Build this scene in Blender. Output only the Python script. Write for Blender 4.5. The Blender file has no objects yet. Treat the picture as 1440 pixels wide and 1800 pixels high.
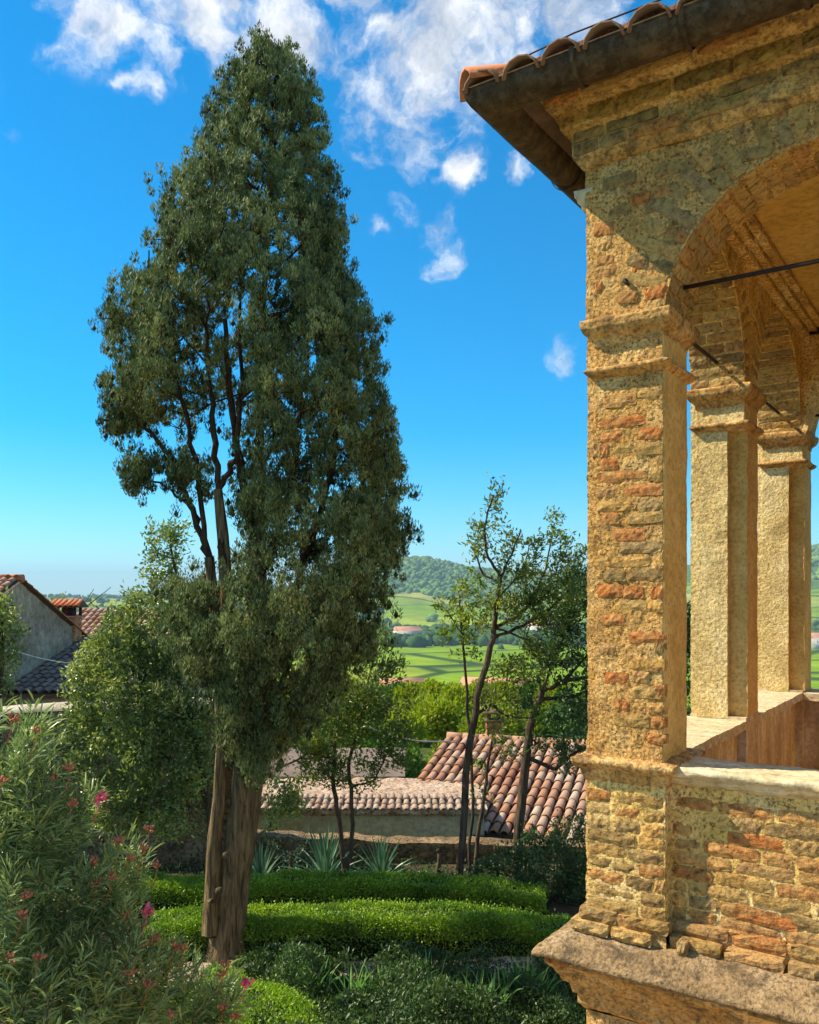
import bpy, math, random
import numpy as np
from mathutils import Vector, Matrix
R = math.radians
rng = np.random.default_rng(7)
random.seed(7)
sc = bpy.context.scene
COL = sc.collection
EYE = 4.2            # camera height above the garden
F, CX, HY = 1520.0, 720.0, 1045.0

# ------------------------------------------------------------------ camera
cam = bpy.data.cameras.new("camera"); camo = bpy.data.objects.new("camera", cam); COL.objects.link(camo)
camo.location = (0, 0, EYE); camo.rotation_euler = (R(90), 0, 0)
cam.sensor_fit = 'VERTICAL'; cam.sensor_height = 36; cam.sensor_width = 28.8
cam.lens = F / 1800 * 36; cam.shift_y = (HY - 900) / 1800
cam.clip_start = 0.05; cam.clip_end = 40000
sc.camera = camo

# ------------------------------------------------------------------ world + sun
SUN = Vector((2.38, -0.42, -2.30)).normalized()      # the way the light travels
SUN_ELEV = math.asin(-SUN.z); SUN_AZ = math.atan2(-SUN.x, -SUN.y)
sun = bpy.data.lights.new("sun", 'SUN'); suno = bpy.data.objects.new("sun", sun); COL.objects.link(suno)
suno.rotation_euler = SUN.to_track_quat('-Z', 'Y').to_euler()
sun.energy = 5.0; sun.angle = R(0.53); sun.color = (1.0, 0.88, 0.66)
SKY_STRENGTH = 0.125
sc.view_settings.view_transform = 'Standard'; sc.view_settings.look = 'None'
sc.view_settings.gamma = 1.0; sc.view_settings.use_curve_mapping = False
sc.view_settings.exposure = 0.70
sc.cycles.use_denoising = True
sc.cycles.max_bounces = 8; sc.cycles.diffuse_bounces = 4; sc.cycles.volume_bounces = 0
sc.cycles.transmission_bounces = 4; sc.cycles.transparent_max_bounces = 8

def dirpx(px, py):
    v = Vector(((px - CX) / F, 1, (HY - py) / F)); return v.normalized()

def build_world():
    w = bpy.data.worlds.new("World"); sc.world = w; w.use_nodes = True
    nt = w.node_tree; N = nt.nodes; L = nt.links
    N.clear()
    out = N.new('ShaderNodeOutputWorld'); bg = N.new('ShaderNodeBackground')
    bg.inputs['Strength'].default_value = SKY_STRENGTH
    sky = N.new('ShaderNodeTexSky'); sky.sky_type = 'NISHITA'; sky.sun_disc = False
    sky.sun_elevation = SUN_ELEV; sky.sun_rotation = SUN_AZ
    sky.altitude = 100; sky.air_density = 1.0; sky.dust_density = 0.1; sky.ozone_density = 1.6
    hs = N.new('ShaderNodeHueSaturation'); hs.inputs['Saturation'].default_value = 1.32; hs.inputs['Hue'].default_value = 0.492
    hs.inputs['Value'].default_value = 1.0
    tint = N.new('ShaderNodeMix'); tint.data_type = 'RGBA'; tint.blend_type = 'MULTIPLY'; tint.inputs[0].default_value = 1
    L.new(sky.outputs[0], tint.inputs[6]); tint.inputs[7].default_value = (.53, .80, 1.0, 1)
    L.new(tint.outputs[2], hs.inputs['Color'])
    tc = N.new('ShaderNodeTexCoord')
    def math_(op, a, b=None, c=None, clamp=False):
        m = N.new('ShaderNodeMath'); m.operation = op; m.use_clamp = clamp
        for i, v in enumerate((a, b, c)):
            if v is None: continue
            if isinstance(v, (int, float)): m.inputs[i].default_value = v
            else: L.new(v, m.inputs[i])
        return m.outputs[0]
    def noise(scale, detail, rough, vec):
        n = N.new('ShaderNodeTexNoise'); n.inputs['Scale'].default_value = scale
        n.inputs['Detail'].default_value = detail; n.inputs['Roughness'].default_value = rough
        L.new(vec, n.inputs['Vector']); return n
    d = tc.outputs['Generated']
    nw = noise(9, 5, 0.6, d)
    sub = N.new('ShaderNodeVectorMath'); sub.operation = 'SUBTRACT'; L.new(nw.outputs['Color'], sub.inputs[0]); sub.inputs[1].default_value = (.5, .5, .5)
    sca = N.new('ShaderNodeVectorMath'); sca.operation = 'SCALE'; L.new(sub.outputs[0], sca.inputs[0]); sca.inputs['Scale'].default_value = 0.10
    add = N.new('ShaderNodeVectorMath'); add.operation = 'ADD'; L.new(d, add.inputs[0]); L.new(sca.outputs[0], add.inputs[1])
    dw = add.outputs[0]
    blobs = [(190, 20, 85, 1), (250, -40, 120, 1), (360, 20, 95, .95), (290, 95, 70, .7), (460, 30, 110, .9), (560, 50, 85, .95),
             (600, -30, 80, .8), (700, 60, 90, .8), (780, 10, 130, .95), (730, 120, 115, 1), (690, 180, 110, 1), (705, 240, 80, .95), (640, 150, 60, .8),
             (850, 70, 110, .9), (900, 20, 90, .8), (820, 160, 80, .75), (800, 303, 55, .95), (910, 318, 42, .85), (745, 400, 60, .68),
             (715, 370, 55, .66), (770, 445, 50, .6), (660, 405, 40, .6), (820, 235, 42, .6), (990, 622, 42, .62), (15, 272, 45, .55), (60, 20, 70, .45),
             (1050, 10, 90, .6), (1010, -30, 110, .8), (930, 440, 40, .38), (250, 160, 50, .45), (160, -120, 200, .8), (500, -160, 240, .8),
             (900, -180, 240, .8), (-200, 150, 170, .6), (-420, -60, 260, .8), (1500, -150, 300, .8), (1900, 200, 250, .7)]
    acc = None
    for px, py, r, s in blobs:
        dist = N.new('ShaderNodeVectorMath'); dist.operation = 'DISTANCE'; L.new(dw, dist.inputs[0]); dist.inputs[1].default_value = dirpx(px, py)
        mr = N.new('ShaderNodeMapRange'); mr.interpolation_type = 'SMOOTHSTEP'; L.new(dist.outputs['Value'], mr.inputs[0])
        mr.inputs[1].default_value = 0; mr.inputs[2].default_value = r / F * 1.25; mr.inputs[3].default_value = s; mr.inputs[4].default_value = 0
        acc = mr.outputs[0] if acc is None else math_('MAXIMUM', acc, mr.outputs[0])
    # unseen clouds behind and overhead, coverage raised for whiter fill light
    big = noise(2.3, 3, .5, d)
    sepd = N.new('ShaderNodeSeparateXYZ'); L.new(d, sepd.inputs[0])
    away = N.new('ShaderNodeMapRange'); L.new(sepd.outputs[1], away.inputs[0])
    away.inputs[1].default_value = 0.55; away.inputs[2].default_value = 0.2; away.inputs[3].default_value = 0; away.inputs[4].default_value = 1
    hi = N.new('ShaderNodeMapRange'); L.new(sepd.outputs[2], hi.inputs[0]); hi.inputs[1].default_value = .08; hi.inputs[2].default_value = .3
    bm = N.new('ShaderNodeMapRange'); L.new(big.outputs['Fac'], bm.inputs[0]); bm.inputs[1].default_value = .42; bm.inputs[2].default_value = .60
    acc = math_('MAXIMUM', acc, math_('MULTIPLY', math_('MULTIPLY', bm.outputs[0], away.outputs[0]), hi.outputs[0]))
    n1 = noise(15, 9, .62, dw); n2 = noise(6, 5, .6, dw)
    nn = math_('ADD', math_('MULTIPLY', math_('SUBTRACT', n1.outputs['Fac'], .5), 2.9), math_('MULTIPLY', math_('SUBTRACT', n2.outputs['Fac'], .5), .7))
    gate = math_('MINIMUM', math_('MULTIPLY', acc, 4.0), 1.0)
    dens = math_('ADD', math_('SUBTRACT', acc, .30), math_('MULTIPLY', nn, gate))
    cm = N.new('ShaderNodeMapRange'); cm.interpolation_type = 'SMOOTHSTEP'; L.new(dens, cm.inputs[0])
    cm.inputs[1].default_value = -0.02; cm.inputs[2].default_value = .95; cm.inputs[3].default_value = 0; cm.inputs[4].default_value = .93
    # grey inner folds
    n3 = noise(20, 5, .55, dw)
    fold = N.new('ShaderNodeMapRange'); L.new(n3.outputs['Fac'], fold.inputs[0]); fold.inputs[1].default_value = .35; fold.inputs[2].default_value = .62
    fold.inputs[3].default_value = 0; fold.inputs[4].default_value = 1
    cc = N.new('ShaderNodeMix'); cc.data_type = 'RGBA'; L.new(fold.outputs[0], cc.inputs[0])
    cc.inputs[6].default_value = (2.9, 3.2, 3.7, 1); cc.inputs[7].default_value = (6.2, 6.2, 6.1, 1)
    mix = N.new('ShaderNodeMix'); mix.data_type = 'RGBA'; L.new(math_('MULTIPLY', cm.outputs[0], gate), mix.inputs[0])
    L.new(hs.outputs[0], mix.inputs[6]); L.new(cc.outputs[2], mix.inputs[7])
    L.new(mix.outputs[2], bg.inputs[0]); L.new(bg.outputs[0], out.inputs[0])
build_world()

# ------------------------------------------------------------------ helpers
def at(px, py, D):
    return np.array([(px - CX) / F * D, D, EYE + (HY - py) / F * D])

def _hash(ix, iy, iz, s):
    h = (ix * 374761393 + iy * 668265263 + iz * 2147483647 + s * 1274126177) & 0xffffffff
    h = ((h ^ (h >> 13)) * 1274126177) & 0xffffffff
    return ((h ^ (h >> 16)) & 0xffff) / 32767.5 - 1.0
def vnoise(p, s=0):
    p = np.asarray(p, float); i = np.floor(p).astype(np.int64); f = p - i; f = f * f * (3 - 2 * f)
    x, y, z = i[..., 0], i[..., 1], i[..., 2]; fx, fy, fz = f[..., 0], f[..., 1], f[..., 2]
    def c(a, b, d): return _hash(x + a, y + b, z + d, s)
    x00 = c(0,0,0) * (1-fx) + c(1,0,0) * fx; x10 = c(0,1,0) * (1-fx) + c(1,1,0) * fx
    x01 = c(0,0,1) * (1-fx) + c(1,0,1) * fx; x11 = c(0,1,1) * (1-fx) + c(1,1,1) * fx
    return (x00 * (1-fy) + x10 * fy) * (1-fz) + (x01 * (1-fy) + x11 * fy) * fz
def fbm(p, s=0, octv=3):
    t = 0; a = 1; n = 0
    for k in range(octv): t = t + a * vnoise(p * 2.03 ** k, s + k); n += a; a *= .5
    return t / n
def rough(P, amp=.004, fine=60, coarse=9, camp=.004, s=0):
    P = np.asarray(P, float)
    o = np.stack([fbm(P * fine, s + 10 * k, 2) for k in range(3)], -1) * amp
    c = np.stack([vnoise(P * coarse, s + 50 + k) for k in range(3)], -1) * camp
    return P + o + c

class MB:
    def __init__(self): self.v = []; self.f = []; self.n = 0; self.a = []
    def add(self, V, Fc, rnd=None):
        V = np.asarray(V, float).reshape(-1, 3)
        if isinstance(Fc, list) and len({len(x) for x in Fc}) > 1:
            q = [x for x in Fc if len(x) == 4]; t3 = [x for x in Fc if len(x) == 3]
            self.f.append(np.asarray(t3, np.int64) + self.n); Fc = q
        Fc = np.asarray(Fc, np.int64)
        self.v.append(V); self.f.append(Fc + self.n); self.n += len(V)
        self.a.append(np.full(len(V), 0.5) if rnd is None else np.asarray(rnd, float))
        return self
    def grid(self, P, flip=False):
        n, m = P.shape[:2]; i = np.arange(n * m).reshape(n, m)
        q = np.stack([i[:-1, :-1], i[1:, :-1], i[1:, 1:], i[:-1, 1:]], -1).reshape(-1, 4)
        if flip: q = q[:, ::-1]
        return self.add(P.reshape(-1, 3), q)
    def box(self, a, b):
        x0, y0, z0 = a; x1, y1, z1 = b
        V = [(x0,y0,z0),(x1,y0,z0),(x1,y1,z0),(x0,y1,z0),(x0,y0,z1),(x1,y0,z1),(x1,y1,z1),(x0,y1,z1)]
        return self.add(V, [(0,3,2,1),(4,5,6,7),(0,1,5,4),(1,2,6,5),(2,3,7,6),(3,0,4,7)])
    def rbox(self, a, b, res=.02, amp=.004, fine=60, camp=.004, s=0, sides='-x+x-y+y-z+z'):
        a = np.array(a, float); b = np.array(b, float)
        for ax in range(3):
            o = [k for k in range(3) if k != ax]
            us = np.linspace(a[o[0]], b[o[0]], max(2, int((b[o[0]] - a[o[0]]) / res) + 1))
            vs = np.linspace(a[o[1]], b[o[1]], max(2, int((b[o[1]] - a[o[1]]) / res) + 1))
            U, W = np.meshgrid(us, vs, indexing='ij')
            for sgn, val in ((-1, a[ax]), (1, b[ax])):
                if ('-' if sgn < 0 else '+') + 'xyz'[ax] not in sides: continue
                P = np.zeros(U.shape + (3,)); P[..., o[0]] = U; P[..., o[1]] = W; P[..., ax] = val
                fl = (sgn > 0) != (ax == 1)
                self.grid(rough(P, amp, fine, 9, camp, s), flip=not fl)
        return self
    def tube(self, pts, rad, seg=8, cap=True, rnd=.5):
        pts = np.asarray(pts, float); rad = np.asarray(rad, float) * np.ones(len(pts)); n = len(pts)
        T = np.gradient(pts, axis=0); T /= np.linalg.norm(T, axis=1)[:, None] + 1e-9
        ref = np.array([0.0, 0, 1]) if abs(T[:, 2]).mean() < .8 else np.array([1.0, 0, 0])
        A = np.cross(T, ref); A /= np.linalg.norm(A, axis=1)[:, None] + 1e-9; B = np.cross(T, A)
        t = np.linspace(0, 2 * np.pi, seg, endpoint=False)
        V = pts[:, None] + rad[:, None, None] * (np.cos(t)[None, :, None] * A[:, None] + np.sin(t)[None, :, None] * B[:, None])
        i = np.arange(n * seg).reshape(n, seg); j = np.roll(i, -1, axis=1)
        q = np.stack([i[:-1], j[:-1], j[1:], i[1:]], -1).reshape(-1, 4)
        self.add(V, q)
        if cap:
            k = self.n - n * seg
            for e, c in ((0, pts[0]), (n - 1, pts[-1])):
                b0 = self.n; ring = (np.arange(seg) + e * seg) + k
                self.v.append(c.reshape(1, 3)); self.a.append(np.array([.5])); self.n += 1
                r2 = np.roll(ring, -1)
                tri = np.stack([np.full(seg, b0), ring, r2], -1)
                self.f.append(tri if e else tri[:, ::-1])
        return self
    def build(self, name, mat, parent=None, smooth=False, label=None, cat=None, group=None, kind=None):
        V = np.concatenate(self.v); A = np.concatenate(self.a)
        idx = np.concatenate([f.reshape(-1) for f in self.f]); cnt = np.concatenate([np.full(len(f), f.shape[1]) for f in self.f])
        me = bpy.data.meshes.new(name)
        me.vertices.add(len(V)); me.vertices.foreach_set('co', V.astype(np.float32).ravel())
        me.loops.add(len(idx)); me.loops.foreach_set('vertex_index', idx.astype(np.int32))
        me.polygons.add(len(cnt)); st = np.concatenate([[0], np.cumsum(cnt)[:-1]])
        me.polygons.foreach_set('loop_start', st.astype(np.int32))
        if smooth: me.polygons.foreach_set('use_smooth', np.ones(len(cnt), bool))
        at_ = me.attributes.new('rnd', 'FLOAT', 'POINT'); at_.data.foreach_set('value', A.astype(np.float32))
        me.update(calc_edges=True); me.validate()
        if mat: me.materials.append(mat)
        o = bpy.data.objects.new(name, me); COL.objects.link(o)
        if parent: o.parent = parent
        return tag(o, label, cat, group, kind)
def tag(o, label=None, cat=None, group=None, kind=None):
    for k, v in (('label', label), ('category', cat), ('group', group), ('kind', kind)):
        if v: o[k] = v
    return o
def thing(name, label, cat, loc=(0, 0, 0), rz=0, group=None):
    o = bpy.data.objects.new(name, None); COL.objects.link(o); o.location = loc; o.rotation_euler = (0, 0, rz)
    return tag(o, label, cat, group)

# ------------------------------------------------------------------ materials
def new_mat(name):
    m = bpy.data.materials.new(name); m.use_nodes = True; nt = m.node_tree
    return m, nt, nt.nodes, nt.links, nt.nodes['Principled BSDF']
def ramp(N, stops):
    r = N.new('ShaderNodeValToRGB'); e = r.color_ramp.elements
    while len(e) < len(stops): e.new(.5)
    for x, (p, c) in zip(e, stops): x.position = p; x.color = (*c, 1)
    return r
def tnoise(N, L, scale, detail=4, rgh=.6, vec=None, dist=0):
    n = N.new('ShaderNodeTexNoise'); n.inputs['Scale'].default_value = scale; n.inputs['Detail'].default_value = detail
    n.inputs['Roughness'].default_value = rgh; n.inputs['Distortion'].default_value = dist
    if vec is None:
        tc = N.new('ShaderNodeTexCoord'); vec = tc.outputs['Object']
    L.new(vec, n.inputs['Vector']); return n
def mixc(N, L, fac, a, b, mode='MIX'):
    m = N.new('ShaderNodeMix'); m.data_type = 'RGBA'; m.blend_type = mode
    for s, v in ((0, fac), (6, a), (7, b)):
        if isinstance(v, (int, float)): m.inputs[s].default_value = v
        elif isinstance(v, tuple): m.inputs[s].default_value = (*v, 1)
        else: L.new(v, m.inputs[s])
    return m.outputs[2]
def bumpn(N, L, bs, h, strength, dist, prev=None):
    b = N.new('ShaderNodeBump'); b.inputs['Strength'].default_value = strength; b.inputs['Distance'].default_value = dist
    L.new(h, b.inputs['Height'])
    if prev is not None: L.new(prev, b.inputs['Normal'])
    L.new(b.outputs[0], bs.inputs['Normal']); return b.outputs[0]
def m_stone(name, c0, c1, c2, dirt=(.10, .085, .06), dirt_amt=.45, bump=.8, bd=.012, grain=55, big=3.2, stretch=None, rgh=.92, speck=1.0):
    m, nt, N, L, bs = new_mat(name); bs.inputs['Roughness'].default_value = rgh; bs.inputs['Specular IOR Level'].default_value = .15
    tc = N.new('ShaderNodeTexCoord'); vec = tc.outputs['Object']
    if stretch:
        mp = N.new('ShaderNodeMapping'); mp.inputs['Scale'].default_value = stretch; L.new(vec, mp.inputs[0]); vec2 = mp.outputs[0]
    else: vec2 = vec
    n1 = tnoise(N, L, big, 5, .62, vec2); r1 = ramp(N, [(.32, c0), (.5, c1), (.68, c2)]); L.new(n1.outputs['Fac'], r1.inputs[0])
    n2 = tnoise(N, L, grain, 3, .7, vec); r2 = ramp(N, [(.36, (.34, .29, .22)), (.49, (1, .98, .95)), (.66, (1.36, 1.33, 1.24))]); L.new(n2.outputs['Fac'], r2.inputs[0])
    c = mixc(N, L, speck, r1.outputs[0], r2.outputs[0], 'MULTIPLY')
    n3 = tnoise(N, L, big * 2.3, 6, .7, vec2, .4); r3 = ramp(N, [(.50, (0, 0, 0)), (.66, (1, 1, 1))]); L.new(n3.outputs['Fac'], r3.inputs[0])
    mm = N.new('ShaderNodeMath'); mm.operation = 'MULTIPLY'; L.new(r3.outputs[0], mm.inputs[0]); mm.inputs[1].default_value = dirt_amt
    c = mixc(N, L, mm.outputs[0], c, dirt)
    L.new(c, bs.inputs['Base Color'])
    n4 = tnoise(N, L, grain * 1.1, 4, .68, vec)
    b1 = bumpn(N, L, bs, n4.outputs['Fac'], bump, bd)
    n5 = tnoise(N, L, grain * .22, 3, .6, vec); bumpn(N, L, bs, n5.outputs['Fac'], bump * .5, bd * 2.5, b1)
    return m
def m_brick(name, patina=.5, objcol=True, base=(.4, .2, .1)):
    m, nt, N, L, bs = new_mat(name)
    if not objcol:
        at_ = N.new('ShaderNodeAttribute'); at_.attribute_name = 'rnd'; rb = ramp(N, [(0, (.36, .22, .09)), (.4, (.55, .36, .14)), (.7, (.60, .33, .12)), (1, (.34, .20, .08))]); L.new(at_.outputs['Fac'], rb.inputs[0]); base = rb.outputs[0]
    bs.inputs['Roughness'].default_value = .9; bs.inputs['Specular IOR Level'].default_value = .15
    tc = N.new('ShaderNodeTexCoord'); gm = N.new('ShaderNodeNewGeometry')
    if objcol: oi = N.new('ShaderNodeObjectInfo'); base = oi.outputs['Color']
    vec = gm.outputs['Position']
    n2 = tnoise(N, L, 38, 4, .7, vec); r2 = ramp(N, [(.34, (.38, .32, .28)), (.5, (1, 1, 1)), (.68, (1.42, 1.36, 1.18))]); L.new(n2.outputs['Fac'], r2.inputs[0])
    c = mixc(N, L, 1.0, base, r2.outputs[0], 'MULTIPLY')
    n3 = tnoise(N, L, 11, 6, .72, vec, .5); r3 = ramp(N, [(.47, (0, 0, 0)), (.64, (1, 1, 1))]); L.new(n3.outputs['Fac'], r3.inputs[0])
    mm = N.new('ShaderNodeMath'); mm.operation = 'MULTIPLY'; L.new(r3.outputs[0], mm.inputs[0]); mm.inputs[1].default_value = patina
    c = mixc(N, L, mm.outputs[0], c, (.56, .41, .15))
    n6 = tnoise(N, L, 16, 5, .75, vec); r6 = ramp(N, [(.58, (0, 0, 0)), (.72, (.65, .65, .65))]); L.new(n6.outputs['Fac'], r6.inputs[0])
    c = mixc(N, L, r6.outputs[0], c, (.09, .075, .05))
    L.new(c, bs.inputs['Base Color'])
    n4 = tnoise(N, L, 75, 4, .7, vec); b1 = bumpn(N, L, bs, n4.outputs['Fac'], .8, .010)
    n5 = tnoise(N, L, 19, 3, .6, vec); bumpn(N, L, bs, n5.outputs['Fac'], .5, .02, b1)
    return m
def m_plain(name, col, rgh=.8, metal=0, var=.25, scale=8, bump=0, spec=.3):
    m, nt, N, L, bs = new_mat(name); bs.inputs['Roughness'].default_value = rgh; bs.inputs['Metallic'].default_value = metal
    bs.inputs['Specular IOR Level'].default_value = spec
    n = tnoise(N, L, scale, 5, .65); r = ramp(N, [(.3, tuple(x * (1 - var) for x in col)), (.7, tuple(min(1, x * (1 + var)) for x in col))])
    L.new(n.outputs['Fac'], r.inputs[0]); L.new(r.outputs[0], bs.inputs['Base Color'])
    if bump: bumpn(N, L, bs, n.outputs['Fac'], bump, .02)
    return m
def m_leaf(name, dark, mid, light, trans=.35, rgh=.5, spec=.35, big=1.3):
    m, nt, N, L, bs = new_mat(name); bs.inputs['Roughness'].default_value = rgh; bs.inputs['Specular IOR Level'].default_value = spec
    a = N.new('ShaderNodeAttribute'); a.attribute_name = 'rnd'
    n = tnoise(N, L, big, 3, .6)
    ad = N.new('ShaderNodeMath'); ad.operation = 'MULTIPLY_ADD'; L.new(a.outputs['Fac'], ad.inputs[0]); ad.inputs[1].default_value = .55
    mn = N.new('ShaderNodeMath'); mn.operation = 'MULTIPLY_ADD'; L.new(n.outputs['Fac'], mn.inputs[0]); mn.inputs[1].default_value = 1.2; mn.inputs[2].default_value = -.38
    L.new(mn.outputs[0], ad.inputs[2])
    r = ramp(N, [(.08, dark), (.5, mid), (.95, light)]); L.new(ad.outputs[0], r.inputs[0]); L.new(r.outputs[0], bs.inputs['Base Color'])
    tr = N.new('ShaderNodeBsdfTranslucent'); hc = N.new('ShaderNodeHueSaturation'); hc.inputs['Saturation'].default_value = 1.15; hc.inputs['Value'].default_value = 1.5
    L.new(r.outputs[0], hc.inputs['Color']); L.new(hc.outputs[0], tr.inputs[0])
    mx = N.new('ShaderNodeMixShader'); mx.inputs[0].default_value = trans
    L.new(bs.outputs[0], mx.inputs[1]); L.new(tr.outputs[0], mx.inputs[2]); L.new(mx.outputs[0], N['Material Output'].inputs[0])
    return m
def m_bark(name, c0, c1, scale=(22, 22, 3.5), bump=1.0):
    m, nt, N, L, bs = new_mat(name); bs.inputs['Roughness'].default_value = .95; bs.inputs['Specular IOR Level'].default_value = .1
    tc = N.new('ShaderNodeTexCoord'); mp = N.new('ShaderNodeMapping'); mp.inputs['Scale'].default_value = scale; L.new(tc.outputs['Object'], mp.inputs[0])
    n = tnoise(N, L, 1.0, 6, .7, mp.outputs[0], .6); r = ramp(N, [(.35, c0), (.62, c1)]); L.new(n.outputs['Fac'], r.inputs[0]); L.new(r.outputs[0], bs.inputs['Base Color'])
    bumpn(N, L, bs, n.outputs['Fac'], bump, .03); return m

M = dict(
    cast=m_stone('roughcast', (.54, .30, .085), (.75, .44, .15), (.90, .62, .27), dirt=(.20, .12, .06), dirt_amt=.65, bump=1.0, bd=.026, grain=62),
    castlight=m_stone('roughcast_painted_sun', (.54, .39, .16), (.70, .53, .24), (.84, .69, .38), speck=0.7, dirt=(.32, .23, .11), dirt_amt=.4, bump=.7, bd=.016, grain=50),  # paler roughcast copy: sunlight on the rear piers put into its colour
    mortar=m_stone('yellow_lime_mortar', (.56, .35, .09), (.75, .50, .17), (.90, .70, .36), dirt=(.24, .15, .07), dirt_amt=.4),
    ochre=m_stone('ochre_plaster', (.56, .33, .09), (.68, .43, .14), (.76, .53, .20), speck=0.4, dirt=(.38, .22, .07), dirt_amt=.35, bump=.45, bd=.006, grain=40, big=4),
    ceiling=m_stone('orange_ceiling_plaster', (.60, .36, .085), (.70, .45, .13), (.76, .52, .18), speck=0.35, dirt=(.5, .29, .08), dirt_amt=.3, bump=.2, bd=.004, grain=22, big=2.2),
    stained=m_stone('stained_brown_plaster', (.46, .33, .19), (.60, .46, .28), (.82, .72, .50), speck=0.35, dirt=(.34, .24, .14), dirt_amt=.5, bump=.3, bd=.005, grain=30, big=2.2, stretch=(2.2, 2.2, .9)),
    ledge=m_stone('weathered_ledge_stone', (.24, .16, .08), (.34, .23, .12), (.50, .37, .22), speck=0.75, dirt=(.09, .065, .04), dirt_amt=.9, bump=1, bd=.014),
    cap=m_stone('dirty_moulding', (.37, .205, .07), (.58, .34, .12), (.73, .49, .22), speck=0.75, dirt=(.10, .07, .04), dirt_amt=.85, bump=.9, bd=.012, big=5),
    paving=m_stone('pale_limestone_paving', (.58, .46, .30), (.68, .56, .38), (.76, .66, .48), dirt=(.45, .36, .24), dirt_amt=.4, bump=.3, grain=18),
    sill=m_stone('pale_sill_stone', (.52, .41, .23), (.64, .53, .33), (.76, .66, .46), speck=0.45, dirt=(.34, .25, .13), dirt_amt=.7, bump=.6, bd=.010, grain=25, big=6, stretch=(.5, 3, 3)),
    brick=m_brick('brick', .38), brickclean=m_brick('inner_brick', .6, False, (.40, .24, .10)),
    gutter=m_stone('aged_copper_gutter', (.045, .028, .015), (.07, .045, .025), (.12, .08, .048), speck=0.5, dirt=(.26, .22, .16), dirt_amt=.22, bump=.25, bd=.004, grain=30, big=9, rgh=.62),
    iron=m_plain('rusty_iron', (.035, .022, .018), .75, .2, .3, 30),
    darkpipe=m_plain('dark_gutter', (.03, .03, .03), .45, .3, .2, 20),
    rubble=m_stone('garden_wall_rubble', (.16, .105, .055), (.24, .16, .085), (.34, .24, .14), dirt=(.04, .04, .02), dirt_amt=.7, bump=1, bd=.03, grain=18, big=1.8),
    coping=m_stone('coping_mortar', (.42, .36, .27), (.52, .46, .36), (.60, .55, .45), speck=0.5, bump=.4, grain=20),
    greywall=m_stone('grey_rendered_gable', (.27, .20, .13), (.40, .30, .20), (.54, .43, .29), speck=0.5, dirt=(.15, .12, .09), dirt_amt=.5, bump=.6, bd=.03, grain=7, big=1.1),
    cream=m_stone('cream_render', (.50, .42, .28), (.60, .52, .37), (.68, .60, .45), speck=0.4, dirt=(.34, .27, .18), dirt_amt=.4, bump=.25, grain=15, big=1.5),
    white=m_stone('pale_far_wall', (.55, .53, .50), (.62, .60, .56), (.70, .68, .64), bump=.1, grain=5, big=.5),
    bark=m_bark('cypress_bark', (.045, .028, .014), (.33, .235, .12), (24, 24, 2.6), 1.8),
    limbbark=m_bark('cypress_limb_bark', (.022, .014, .009), (.10, .062, .035)),
    greybark=m_bark('grey_brown_bark', (.040, .028, .019), (.15, .11, .078)),
    darkbark=m_bark('dark_bark', (.025, .018, .013), (.085, .062, .045)),
    twig=m_plain('twig_bark', (.075, .055, .038), .9, 0, .4, 20),
    cyp=m_leaf('cypress_foliage', (0.024, 0.039, 0.014), (0.154, 0.202, 0.069), (0.505, 0.523, 0.194), .10, .6, .2, 1.6),
    laurel=m_leaf('laurel_leaves', (0.047, 0.076, 0.023), (0.223, 0.293, 0.077), (0.550, 0.570, 0.150), .28, .33, .5, 1.4),
    lime=m_leaf('yellow_green_leaves', (0.065, 0.112, 0.012), (0.158, 0.224, 0.024), (0.302, 0.320, 0.040), .42, .5, .3, 2),  # yellow-green is the sapling's own leaf colour
    olive=m_leaf('mid_green_leaves', (0.059, 0.098, 0.023), (0.143, 0.205, 0.043), (0.337, 0.360, 0.074), .35, .42, .4, 2),
    airy=m_leaf('airy_yellow_green_leaves', (.055, .085, .018), (.17, .215, .04), (.40, .42, .08), .38, .42, .4, 2),
    box=m_leaf('boxwood_leaves', (0.079, 0.152, 0.023), (0.213, 0.360, 0.037), (0.423, 0.553, 0.057), .25, .42, .35, 1.7),
    oleander=m_leaf('oleander_leaves', (0.074, 0.126, 0.044), (0.202, 0.288, 0.102), (0.483, 0.542, 0.194), .25, .42, .4, 2.2),
    iris=m_leaf('strap_leaves', (0.075, 0.174, 0.049), (0.174, 0.350, 0.087), (0.399, 0.599, 0.174), .25, .42, .4, 3),
    yucca=m_leaf('yucca_leaves', (0.068, 0.145, 0.085), (0.153, 0.272, 0.145), (0.340, 0.510, 0.204), .15, .38, .4, 2),
    darkleaf=m_leaf('dark_shrub_leaves', (0.024, 0.056, 0.019), (0.065, 0.122, 0.034), (0.165, 0.233, 0.066), .22, .4, .4, 2),  # deep green of the evergreen shrubs and the dark tree
    bedleaf=m_leaf('flower_bed_leaves', (0.018, 0.044, 0.012), (0.051, 0.101, 0.026), (0.139, 0.210, 0.056), .25, .42, .4, 2),
    valleyleaf=m_leaf('valley_tree_leaves', (0.144, 0.194, 0.013), (0.288, 0.353, 0.023), (0.519, 0.502, 0.046), .35, .6, .2, .12),
    valleydark=m_leaf('valley_tree_leaves_deep_green', (0.046, 0.104, 0.016), (0.104, 0.195, 0.026), (0.195, 0.286, 0.039), .25, .6, .2, .12),
    petal=m_plain('pink_petals', (.80, .16, .26), .6, 0, .2, 40), bud=m_plain('dried_red_flower_heads', (.40, .15, .08), .8, 0, .45, 30),
    hedgecore=m_plain('hedge_inner_twigs', (.014, .024, .008), 1, 0, .4, 20),
)

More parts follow.
